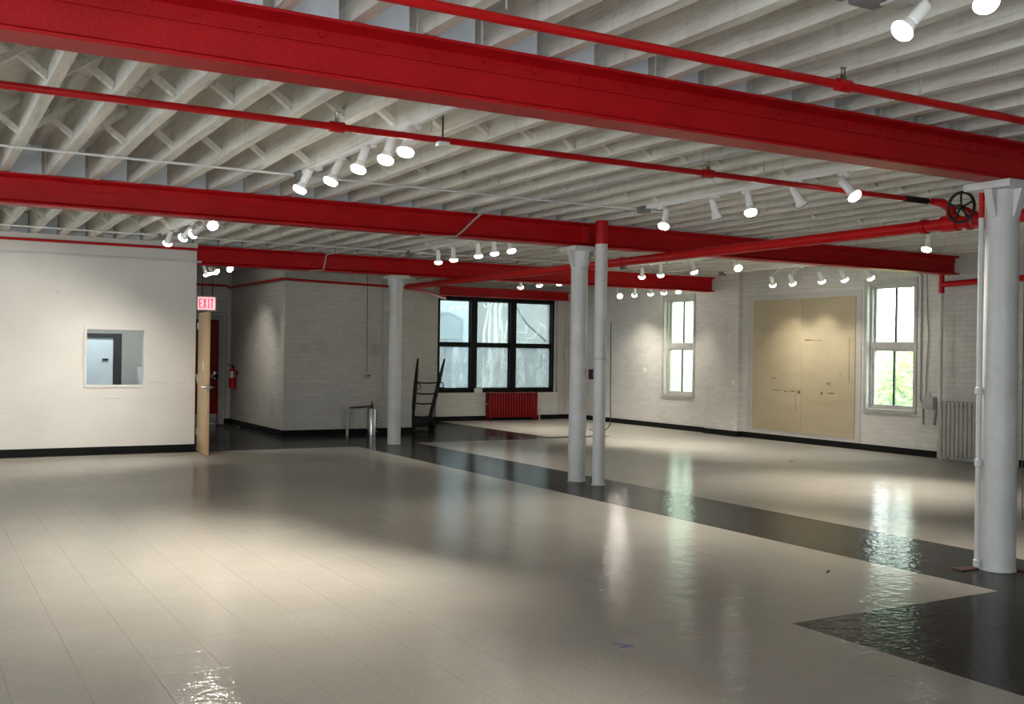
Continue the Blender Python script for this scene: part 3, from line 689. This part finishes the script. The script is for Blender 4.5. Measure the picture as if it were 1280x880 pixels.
# ---------------------------------------------------------------- doors
root = thing('door_1', (3.69, 15.74, 0), 'pale wooden door standing open at the partition end', 'door', kind='structure')
leaf = Sub(root)
A = Vector((3.690, 15.735, 0)); Bp = Vector((3.628, 14.93, 0)); dv = (Bp-A).normalized(); nv = Vector((-dv.y, dv.x, 0))
def dpt(u, n, z): p = A+dv*u+nv*n; return (p.x, p.y, z)
def dbox(s, u0, u1, n0, n1, z0, z1):
    q = [dpt(u0, n0, z0), dpt(u1, n0, z0), dpt(u1, n1, z0), dpt(u0, n1, z0), dpt(u0, n0, z1), dpt(u1, n0, z1), dpt(u1, n1, z1), dpt(u0, n1, z1)]
    s.add(q, [(3, 2, 1, 0), (4, 5, 6, 7), (0, 1, 5, 4), (1, 2, 6, 5), (2, 3, 7, 6), (3, 0, 4, 7)])
L = (Bp-A).length
dbox(leaf, 0, L, 0, .042, .012, 2.03); leaf.build('leaf', 'wood', bevel=.002)
s = Sub(root); dbox(s, L-.004, L+.001, .012, .032, .9, 1.02); s.build('latch_plate', 'steel', smooth=False)
for n0, n1 in ((-.003, -.06), (.045, .10)):
    s = Sub(root); s.tube([dpt(L-.07, (n0 if n0 > 0 else .0), .965), dpt(L-.07, n1, .965)], [.026, .012], 12); s.tube([dpt(L-.07, n1, .965), dpt(L-.17, n1, .965)], .010, 8); s.build('lever_handle', 'steel')
s = Sub(root); dbox(s, L*.55, L*.66, -.003, 0, 1.20, 1.33); s.build('paper_note', 'paper', smooth=False)
for z in (.25, 1.0, 1.8):
    s = Sub(root); p = dpt(-.006, -.004, z); s.tube([p, (p[0], p[1], z+.09)], .008, 8); s.build('hinge', 'steel')
root = thing('door_2', (4.965, YD, 0), 'red steel exit door with a push bar and grey kick plate', 'door', kind='structure')
s = Sub(root); s.box(4.50, 5.43, YD+.02, YD+.065, .01, 2.10); s.build('leaf', 'reddoor', smooth=False)
s = Sub(root); s.box(4.52, 5.41, YD+.015, YD+.02, .02, .2); s.build('kick_plate', 'steel', smooth=False)
s = Sub(root); s.box(4.40, 4.50, YD-.025, YD+.1, 0, 2.20); s.box(5.43, 5.53, YD-.025, YD+.1, 0, 2.20); s.box(4.50, 5.43, YD-.025, YD+.1, 2.10, 2.20); s.build('frame', 'sash', smooth=False)
s = Sub(root); s.box(4.56, 5.40, YD-.07, YD-.02, .93, 1.0); s.box(5.32, 5.40, YD-.07, YD+.02, .90, 1.06); s.box(4.56, 4.62, YD-.07, YD+.02, .90, 1.05); s.build('push_bar', 'steel', bevel=.006)
s = Sub(root); s.box(4.50, 5.43, YD, YD+.3, -.2, .008); s.build('threshold', 'steel', smooth=False)
s = Sub(root); s.box(4.62, 4.95, YD-.03, YD+.02, 2.02, 2.08); s.build('door_closer', 'sash', bevel=.005)
r = thing('door_conduit', (5.58, YD-.03, 0), 'painted conduit beside the red door frame turning over its top', 'conduit')
s = Sub(r); s.tube([(5.575, YD-.02, .1), (5.575, YD-.02, 2.20), (5.54, YD-.02, 2.25), (4.6, YD-.02, 2.25)], .014, 8); s.build('pipe', 'sash')
r = thing('wall_conduit', (5.62, YD-.03, 2.0), 'painted conduit curving down the corner above the red door', 'conduit')
s = Sub(r); s.tube([(5.62, YD-.03, 3.0), (5.62, YD-.03, 2.62), (5.58, YD-.03, 2.52), (5.48, YD-.03, 2.47), (5.1, YD-.03, 2.46)], .014, 8); s.build('pipe', 'grey')

# ---------------------------------------------------------------- exit sign
root = thing('exit_sign', (4.01, 16.6, 2.10), 'lit red exit sign hanging above the open wooden door', 'sign')
s = Sub(root); s.box(3.862, 4.162, 16.585, 16.645, 2.10, 2.33); s.build('housing', 'lampwhite', bevel=.005)
s = Sub(root); s.box(3.88, 4.144, 16.582, 16.586, 2.118, 2.312); s.build('face', 'exit_face', smooth=False)
s = Sub(root); y0, y1 = 16.578, 16.5825; zb, zt = 2.14, 2.29; st_ = .018
def bar(a, b, c, d): s.box(a, b, y0, y1, c, d)
x = 3.895; w_ = .048; g_ = .062
bar(x, x+st_, zb, zt); bar(x+st_, x+w_, zt-st_, zt); bar(x+st_, x+w_, zb, zb+st_); bar(x+st_, x+w_-.008, (zb+zt-st_)/2, (zb+zt+st_)/2)
s.build('letter_E', 'exit_text', smooth=False)
s = Sub(root); x += g_; s.obox((x+.006, 16.580, zb), (x+w_-.002, 16.580, zt), .0045, st_, (1, 0, 0)); s.obox((x+w_-.002, 16.5795, zb), (x+.006, 16.5795, zt), .0045, st_, (1, 0, 0)); s.build('letter_X', 'exit_text', smooth=False)
s = Sub(root); x += g_; bar(x+.015, x+.015+st_, zb, zt); s.build('letter_I', 'exit_text', smooth=False)
s = Sub(root); x += g_-.014; bar(x, x+w_+.004, zt-st_, zt); bar(x+.017, x+.017+st_, zb, zt-st_); s.build('letter_T', 'exit_text', smooth=False)
for x in (3.95, 4.11):
    s = Sub(root); s.tube([(x, 16.615, 2.33), (x, 16.615, 2.50)], .008, 8); s.tube([(x, 16.615, 2.50), (x, 16.615, 3.06)], .005, 8); s.build('hanging_rod', 'blackmetal')

# ---------------------------------------------------------------- fire extinguisher
ex, ey, ez = 5.575, 20.85, .745
root = thing('fire_extinguisher', (ex, ey, ez), 'red fire extinguisher hung on the brick block near the red door', 'extinguisher')
MB().lathe([(.055, 0), (.072, .015), (.072, .31), (.06, .36), (.03, .385), (.026, .40)], 24).build('cylinder', 'redpipe', root)
MB().lathe([(.028, .40), (.028, .44), (.016, .45)], 14).build('valve_body', 'blackmetal', root)
MB().obox((-.02, 0, .455), (-.11, -.02, .475), .02, .010).obox((-.02, 0, .43), (-.09, -.02, .435), .02, .01).build('handle', 'blackmetal', root)
MB().tube([(.0, -.03, .43), (.0, -.085, .40), (.0, -.095, .30), (0, -.088, .12)], .012, 8).build('hose', 'black', root)
m = MB(); m.add([(.0735*math.cos(a), .0735*math.sin(a), z) for z in (.2, .33) for a in [math.radians(t) for t in range(200, 300, 10)]], [(i, i+1, 11+i, 10+i) for i in range(9)]); m.build('label_plate', 'label', root)
MB().box(.0, .09, -.03, .03, .25, .33).build('wall_bracket', 'blackmetal', root)
pipe_thing('floor_cable', [(5.35, 21.2, .012), (5.42, 20.9, .012), (5.58, 20.5, .012), (5.5, 20.0, .012), (5.3, 19.9, .012), (5.25, 20.1, .012)], .012, 'cable', 'dark loose cable on the floor below the fire extinguisher', 'cable')

# ---------------------------------------------------------------- office behind the partition
root = thing('glass_cabinet', (2.2, 18.0, 0), 'dark framed cabinet with a frosted panel seen through the partition window', 'cabinet')
s = Sub(root); s.box(1.2, 2.84, 17.82, 18.25, .1, 1.70); s.build('frosted_panel', 'frost', smooth=False)
s = Sub(root); s.box(1.1, 2.97, 17.80, 18.27, 1.66, 1.73); s.box(2.84, 2.97, 17.80, 18.27, 0, 1.66); s.box(1.1, 1.2, 17.8, 18.27, 0, 1.66); s.box(1.2, 2.84, 17.8, 18.27, 0, .1); s.build('frame', 'blackmetal', smooth=False)
s = Sub(root); s.box(2.68, 2.77, 17.80, 17.82, 1.30, 1.33); s.build('latch', 'blackmetal', smooth=False)
root = thing('storage_carton', (3.33, 17.6, 0), 'white carton stack corner seen through the partition window', 'carton')
s = Sub(root); s.box(3.20, 3.50, 17.45, 17.75, 0, .60); s.build('lower_carton', 'paper', bevel=.006)
s = Sub(root); s.box(3.20, 3.50, 17.45, 17.75, .602, 1.20); s.build('upper_carton', 'paper', bevel=.006)
structure(MB().box(XL, 3.54, 19.2, 19.3, 0, 3.05), 'wall_office_inner', 'plaster', 'pale inner wall of the office', smooth=False)
root = thing('office_fill_panel', (2.4, 17.0, 2.85), 'added flat fill light, out of view in the office behind the partition', 'light')  # unseen lamp, added to brighten the office behind the partition window
s = Sub(root); s.box(1.8, 3.0, 16.7, 17.3, 2.87, 2.93); s.build('housing', 'lampwhite', smooth=False)
s = Sub(root); s.box(1.83, 2.97, 16.73, 17.27, 2.862, 2.87); s.build('diffuser', emit('office_fill_diffuser', (.92, .97, 1), 2.5), smooth=False)
s = Sub(root); s.tube([(2.0, 17, 2.93), (2.0, 17, 3.06)], .006, 6); s.tube([(2.8, 17, 2.93), (2.8, 17, 3.06)], .006, 6); s.build('hanger', 'galv')
l = bpy.data.lights.new('office_fill', 'AREA'); l.shape = 'RECTANGLE'; l.size = 1.1; l.size_y = .5; l.energy = 28; l.color = (.93, .97, 1)
link('office_fill', l, root, (0, 0, .005))

# ---------------------------------------------------------------- tan boards and window-wall fittings
bx = XR-.002
structure(MB().box(XR-.012, XR, 12.16, 14.85, .105, 2.62), 'trim_2', 'grey', 'smooth plaster panel behind the tan boards', smooth=False)
for (a, b, lab, g) in ((13.485, 14.70, 'tan fibreboard sheet next to the brick pier', 0), (12.275, 13.48, 'tan fibreboard sheet next to the window, long scratch at its edge', 1)):
    root = thing('fibreboard_sheet', (XR-.02, (a+b)/2, .18), lab, 'board')
    s = Sub(root); s.box(XR-.026, XR-.0122, a, b, .175+(.0 if g else .01), 2.54); s.build('sheet', 'board', bevel=.002)
    marks = [(13.95, 14.18, .905, .915), (14.1, 14.22, 1.12, 1.13), (13.62, 13.75, .90, .915), (13.82, 13.88, .885, .905), (13.60, 13.606, .55, .9), (13.5, 13.56, .87, .92)] if not g else \
            [(12.98, 13.02, .87, .92), (12.72, 12.85, .895, .912), (12.80, 12.815, 1.02, 1.09), (12.84, 12.88, 1.05, 1.08), (12.58, 12.60, 1.22, 1.24), (12.395, 12.403, 1.10, 1.85), (13.0, 13.40, 1.80, 1.808), (13.25, 13.42, 1.806, 1.818)]
    for (p, q, z0, z1) in marks:
        s = Sub(root); s.box(XR-.0268, XR-.0259, p, q, z0, z1); s.build('scuff', 'mark', smooth=False)
def radiator(root, axis, c, a0, a1, n, z0, z1, depth, mat):
    wd = (a1-a0)/n
    mb = MB(); hw = wd*.42; h = z1-z0; d = depth/2
    def pr_(u0, u1, v0, v1, za, zb):
        if axis == 1: mb.box(v0, v1, u0, u1, za, zb)
        else: mb.box(u0, u1, v0, v1, za, zb)
    pr_(-hw, hw, -d, -d*.28, .03, h-.03); pr_(-hw, hw, d*.28, d, .03, h-.03)
    pr_(-hw, hw, -d, d, h-.10, h); pr_(-hw, hw, -d, d, .0, .10)
    me = mb.mesh('section', mat, bevel=min(hw*.55, .02))
    for i in range(n):
        u = a0+wd*(i+.5)
        link('section', me, root, (c-root.location.x, u-root.location.y, z0-root.location.z) if axis == 1 else (u-root.location.x, c-root.location.y, z0-root.location.z))
    for u in (a0+wd*.5, a1-wd*.5):
        for v in (-d*.7, d*.7):
            s = Sub(root)
            p = (c+v, u) if axis == 1 else (u, c+v)
            s.tube([(p[0], p[1], .001), (p[0], p[1], z0+.02)], [.024, .016], 8); s.build('foot', mat)
    s = Sub(root)
    for z in (z0+.05, z1-.05):
        s.tube([(c, a0+.01, z), (c, a1-.01, z)] if axis == 1 else [(a0+.01, c, z), (a1-.01, c, z)], .022, 8)
    s.build('connector', mat)
root = thing('radiator', (XR-.20, 9.95, 0), 'grey-white cast iron radiator against the brick beside the thick column', 'radiator')
radiator(root, 1, XR-.20, 9.50, 10.43, 13, .07, .89, .20, 'rad')
root = thing('radiator', (11.8, 20.55, 0), 'dark red cast iron radiator under the wide black window', 'radiator')
radiator(root, 0, 20.55, 11.17, 12.42, 18, .07, .63, .20, 'reddoor')
s = Sub(root); s.tube([(11.12, 20.50, .38), (11.17, 20.50, .38)], .02, 8); s.build('air_valve', 'steel')
s = Sub(root); s.tube([(12.42, 20.55, .12), (12.52, 20.55, .12), (12.52, 20.55, .002)], .022, 8); s.build('supply_pipe', 'rad')
root = thing('electrical_box', (XR-.06, 10.80, .72), 'small grey-white electrical box on brackets below the window corner', 'box')
s = Sub(root); s.box(XR-.13, XR-.02, 10.66, 10.86, .74, .93); s.build('box', 'sash', bevel=.006)
s = Sub(root); s.tube([(XR-.07, 10.76, .93), (XR-.07, 10.76, .99)], .012, 8); s.build('knob', 'sash')
for y in (10.66, 10.86):
    s = Sub(root); s.obox((XR-.02, y+.02*(1 if y < 10.7 else 3), .74), (XR-.02, y-.1+.16, .50), .02, .05, (1, 0, 0)); s.build('bracket', 'sash', smooth=False)
pipe_thing('wall_conduit', [(XR-.02, 11.35, 2.88), (XR-.02, 11.02, 2.86), (XR-.02, 10.98, 2.80), (XR-.02, 10.98, .90), (XR-.02, 10.96, .84), (XR-.02, 10.86, .82)], .012, 'sash', 'painted conduit running down the brick beside the window to a box', 'conduit')
pipe_thing('wall_conduit', [(XR-.02, 10.90, 2.95), (XR-.02, 10.87, 2.2), (XR-.02, 10.84, 1.9), (XR-.02, 10.88, 1.2), (XR-.02, 10.88, .94)], .009, 'sash', 'thin painted cable wandering down the brick to the electrical box', 'conduit')
o = MB().box(13.488, 13.4995, 15.10, 15.17, .98, 1.07).build('wall_plate', 'lampwhite', bevel=.002); tag(o, 'small white blank plate on the brick pier', 'plate')
o = MB().box(XR-.012, XR-.0005, 17.98, 18.06, 1.15, 1.24).build('outlet_plate', 'lampwhite', bevel=.002); tag(o, 'white outlet plate on the brick left of the milky window', 'plate')
root = thing('switch_box', (13.3, 20.70, 1.4), 'small painted switch box on conduit beside the wide black window', 'box')
s = Sub(root); s.box(13.25, 13.36, 20.68, 20.72, 1.42, 1.60); s.build('box', 'grey', bevel=.004)
s = Sub(root); s.tube([(13.305, 20.70, .11), (13.305, 20.70, 1.42)], .012, 8); s.build('lower_conduit', 'grey')
s = Sub(root); s.tube([(13.305, 20.70, 1.60), (13.305, 20.70, 2.72)], .012, 8); s.build('upper_conduit', 'grey')

# ---------------------------------------------------------------- fittings on the brick block
Yk = 17.872
root = thing('electrical_box', (7.45, Yk, 1.45), 'pale square electrical box with conduit behind the slim column', 'box')
s = Sub(root); s.box(7.34, 7.56, Yk-.07, Yk+.02, 1.44, 1.64); s.build('box', 'grey', bevel=.004)
s = Sub(root); s.tube([(7.50, Yk-.02, 1.64), (7.50, Yk-.02, 2.9)], .012, 8); s.build('upper_conduit', 'grey')
s = Sub(root); s.tube([(7.52, Yk-.02, 1.44), (7.53, Yk-.02, .85), (7.50, Yk-.03, .72), (7.42, Yk-.05, .60), (7.28, Yk-.1, .55)], .012, 8); s.build('lower_conduit', 'grey')
root = thing('wall_gauge', (7.23, Yk, 1.06), 'round wall gauge on a cord above the steel canister', 'gauge')
s = Sub(root); s.tube([(7.23, Yk+.02, 1.06), (7.23, Yk-.03, 1.06)], .062, 18); s.build('body', 'grey')
s = Sub(root); s.box(7.205, 7.255, Yk-.033, Yk-.03, 1.05, 1.075); s.build('slot', 'black', smooth=False)
s = Sub(root); s.tube([(7.22, Yk, 1.12), (7.20, Yk, 2.88)], .006, 6); s.build('cord', 'cable')
root = thing('steel_canister', (7.20, 17.58, 0), 'polished steel cylinder with a red top fitting by the block', 'canister')
MB().lathe([(.085, .004), (.085, .02), (.08, .025), (.08, .47), (.07, .49), (.03, .50)], 28).build('body', 'steel', root)
MB().lathe([(.028, .50), (.028, .53), (.04, .535), (.04, .55), (.012, .555), (.012, .61)], 14).build('top_fitting', 'rust', root)
for k in range(6): MB().tube([(.095, -.02, .06+k*.07), (.095, -.02, .09+k*.07)], .014, 8).build('chain_link', 'darkgalv', root)
root = thing('floor_outlet_pipe', (6.74, 17.58, 0), 'upright pale pipe stub with an elbow leading to the steel canister', 'pipe')
s = Sub(root); s.tube([(6.74, 17.58, .002), (6.74, 17.58, .47)], .024, 12); s.build('upright', 'rad')
s = Sub(root); s.lathe([(.034, .44), (.05, .45), (.05, .52), (.034, .53)], 14, (6.74, 17.58, 0)); s.build('elbow', 'rad')
s = Sub(root); s.tube([(6.78, 17.58, .50), (7.16, 17.58, .52)], .016, 10); s.build('cross_pipe', 'rust')

# ---------------------------------------------------------------- hand truck
root = thing('hand_truck', (8.5, 18.25, 0), 'black two-wheeled hand truck standing by the brick block corner', 'hand truck')
Yh = 18.25
def rail(b, t, name='side_rail'):
    s = Sub(root); b = Vector(b); t = Vector(t); m1 = b.lerp(t, .70)
    s.obox(b, m1, .05, .075, (0, 1, 0)); s.tube([m1, b.lerp(t, .85), t], [.033, .028, .018], 10); s.build(name, 'blackmetal', bevel=.004)
lb, lt_, rb_, rt_ = (8.285, Yh, .02), (8.40, Yh, 1.38), (8.63, Yh, .10), (8.965, Yh, 1.38)
rail(lb, lt_); rail(rb_, rt_)
for z in (.28, .53, .72, .93):
    a = Vector(lb).lerp(Vector(lt_), z/1.38); b = Vector(rb_).lerp(Vector(rt_), (z-.1)/1.28); s = Sub(root)
    m = (a+b)/2+Vector((0, .02, -.02)); s.tube([a, a.lerp(m, .6)+Vector((0, 0, -.006)), m, b.lerp(m, .6)+Vector((0, 0, -.006)), b], .015, 8); s.build('cross_bar', 'blackmetal')
s = Sub(root); s.box(8.28, 8.66, Yh-.02, Yh+.03, .08, .26); s.build('lower_panel', 'blackmetal', bevel=.005)
s = Sub(root); s.box(8.22, 8.60, Yh-.20, Yh+.02, .012, .03); s.build('nose_plate', 'blackmetal', bevel=.003)
s = Sub(root); s.tube([(8.35, Yh+.12, .12), (8.80, Yh+.12, .12)], .015, 8); s.build('axle', 'blackmetal')
for x in (8.35, 8.76):
    s = Sub(root); s.tube([(x-.035, Yh+.12, .12), (x-.028, Yh+.12, .12), (x+.028, Yh+.12, .12), (x+.035, Yh+.12, .12)], [.10, .119, .119, .10], 24); s.build('wheel', 'black')
for p, q in ((lb, lt_), (rb_, rt_)):
    a = Vector(p).lerp(Vector(q), .66); s = Sub(root); sx = 1
    s.tube([a+Vector((.0, -.03, .0)), a+Vector((.06, -.05, -.02)), a+Vector((.085, -.05, -.08)), a+Vector((.05, -.04, -.12)), a+Vector((0, -.03, -.11))], .009, 8); s.build('handle_loop', 'blackmetal')
s = Sub(root); a = Vector(rb_).lerp(Vector(rt_), .68); s.tube([a, a+Vector((.10, -.03, -.17))], .008, 6); s.build('strap', 'blackmetal')
o = MB().box(10.92, 11.12, 20.705, 20.735, .62, .72).build('sill_card', 'paper', bevel=.001); tag(o, 'small white card propped on the black window sill', 'card')

# ---------------------------------------------------------------- odds and ends
root = thing('outlet_box', (7.02, 10.36, 1.2), 'dark red outlet box clamped between column and pipe', 'box')
s = Sub(root); s.box(6.99, 7.06, 10.285, 10.37, 1.21, 1.33); s.build('box', 'rust', bevel=.006)
s = Sub(root); s.box(6.995, 7.055, 10.28, 10.285, 1.24, 1.30); s.build('cover', 'darkgalv', bevel=.001)
pipe_thing('loose_cable', [(7.0, 10.35, .62), (7.05, 10.32, .60), (7.1, 10.31, .60), (7.16, 10.25, .61), (7.2, 10.22, .66), (7.22, 10.22, .74), (7.21, 10.22, .88), (7.20, 10.22, 1.9)], .006, 'cable', 'thin dark cable looping between the paired column and pipe', 'cable')
pipe_thing('hanging_wire', [(9.05, 6.15, .012), (9.07, 6.17, .3), (9.10, 6.2, .8), (9.1, 6.2, 3.05)], .005, 'cable', 'thin wire hanging to the floor past the thick column', 'cable')
root = thing('floor_tape', (3.2, 4.43, 0), 'small blue tape corner mark on the light tiles', 'tape')
s = Sub(root); s.obox((3.19, 4.40, .0008), (3.262, 4.392, .0008), .016, .0008); s.build('strip', 'blue', smooth=False)
s = Sub(root); s.obox((3.250, 4.408, .0008), (3.20, 4.475, .0008), .012, .0008); s.build('cross_strip', 'blue', smooth=False)
for (x, y, a, lab) in ((5.62, 5.30, .6, 'dark flake of debris lying on the dark tile band'), (11.1, 11.2, .2, 'dark scrap lying on the light tiles before the boards')):
    m = MB(); m.prism([(-.05, -.006), (.0, -.012), (.05, -.004), (.03, .008), (-.04, .006)], 2, .0005, .006); o = m.build('debris', 'rust', loc=(x, y, 0)); o.rotation_euler = (0, 0, a); tag(o, lab, 'debris')

# ---------------------------------------------------------------- outside
tag(MB().box(XR+WT, 60, -30, 70, -1.3, -1.2).build('ground_lawn', 'grass'), 'green lawn outside the tall windows', 'lawn', kind='structure')
tag(MB().box(-20, XR+WT, YD+.3, 70, -1.3, -1.2).build('ground_yard', 'road'), 'paved yard outside the wide window', 'yard', kind='structure')
root = thing('neighbour_building', (15, 27.2, -1.2), 'pale blue rendered building across the yard, seen through the wide window', 'building')
s = Sub(root); s.box(6, 14.2, 27.0, 33, -1.2, 9); s.build('rendered_wall', 'ext_white', smooth=False)
def archpoly(x0, x1, z0, z1, rise): return [(x0, z0), (x1, z0), (x1, z1)]+[(x1+(x0-x1)*i/10, z1+rise*math.sin(math.pi*i/10)) for i in range(1, 10)]+[(x0, z1)]
s = Sub(root); s.prism(archpoly(12.70, 13.80, 1.80, 2.46, .2), 1, 26.93, 27.0); s.build('window_surround', 'ext_frame', smooth=False)
s = Sub(root); s.prism(archpoly(12.82, 13.68, 1.9, 2.42, .14), 1, 26.90, 26.93); s.build('window_pane', 'ext_glass', smooth=False)
root = thing('brick_building', (17, 27.8, -1.2), 'grey brick building across the yard, seen through the wide window', 'building')
s = Sub(root); s.box(14.2, 18.7, 27.6, 34, -1.2, 9); s.build('brick_wall', 'ext_brick', smooth=False)
root = thing('bare_tree', (14.0, 25.4, -1.2), 'pale bare tree with twisting stems outside the wide window', 'tree')
rnd = random.Random(3)
for k in range(7):
    x = 13.45+.13*k; pts = []; s = Sub(root)
    for i in range(9): pts.append((x+.07*i*(.6+.3*rnd.random())+rnd.uniform(-.08, .08), 25.4+rnd.uniform(-.1, .1), -1.2+.65*i))
    s.tube(pts, [.09-.007*i for i in range(9)] if k in (2, 4) else [.045-.003*i for i in range(9)], 8); s.build('stem', 'bark')
for k in range(16):
    s = Sub(root); x, z = rnd.uniform(13.4, 16.0), rnd.uniform(.8, 3.2); pts = [(x, 25.3, z)]
    for i in range(4): pts.append((pts[-1][0]+rnd.uniform(-.1, .35), 25.3+rnd.uniform(-.1, .1), pts[-1][2]+rnd.uniform(-.25, .25)))
    s.tube(pts, .012, 5); s.build('twig', 'bark')
pipe_thing('service_cable', [(14.9, 26.9, 5.2), (15.3, 26.9, 3.2), (15.9, 26.9, 2.4), (16.5, 27.0, 2.0), (17.0, 27.58, 1.9)], .025, 'cable', 'dark cable sagging across the yard outside the wide window', 'cable')
def shrub(loc, rx, ry, rz, n, label, trunk=1.0, leaf=1.0, name='leafy_shrub', cat='shrub'):
    root = thing(name, loc, label, cat); rnd = random.Random(int(loc[1]*10)); m = MB()
    for i in range(n):
        u = Vector((rnd.gauss(0, 1), rnd.gauss(0, 1), rnd.gauss(0, 1))).normalized()*rnd.uniform(.55, 1)
        p = Vector((u.x*rx, u.y*ry, trunk+rz+u.z*rz)); a = Vector((rnd.gauss(0, 1), rnd.gauss(0, 1), rnd.gauss(0, 1))).normalized(); b = a.orthogonal().normalized(); q = rnd.uniform(.05, .11)*leaf
        m.add([p-a*q, p+b*q*.5, p+a*q, p-b*q*.5], [(0, 1, 2, 3)])
    m.build('foliage', 'leaf', root, smooth=False)
    for k in range(4): MB().tube([(0, 0, 0), (rnd.uniform(-.3, .3)*rx, rnd.uniform(-.3, .3)*ry, trunk), (rnd.uniform(-.6, .6)*rx, rnd.uniform(-.6, .6)*ry, trunk+rz)], [.06, .04, .015], 6).build('stem', 'bark', root)
shrub((18.6, 14.9, -1.2), 1.2, 1.5, 1.38, 7000, 'leafy green shrub outside the window beside the tan boards', .3)
shrub((19.0, 18.0, -1.2), 1.2, 1.4, 1.0, 4000, 'low leafy green shrub further along outside the windows', .2)
shrub((19.5, 22.6, -1.2), 1.3, 1.5, 1.2, 4000, 'rounded leafy green bush outside the milky window', .3)
shrub((23.5, 19.6, -1.2), 3.0, 3.0, 2.4, 14000, 'tall leafy tree crown high outside the windows', 4.7, 2.2, 'leafy_tree', 'tree')
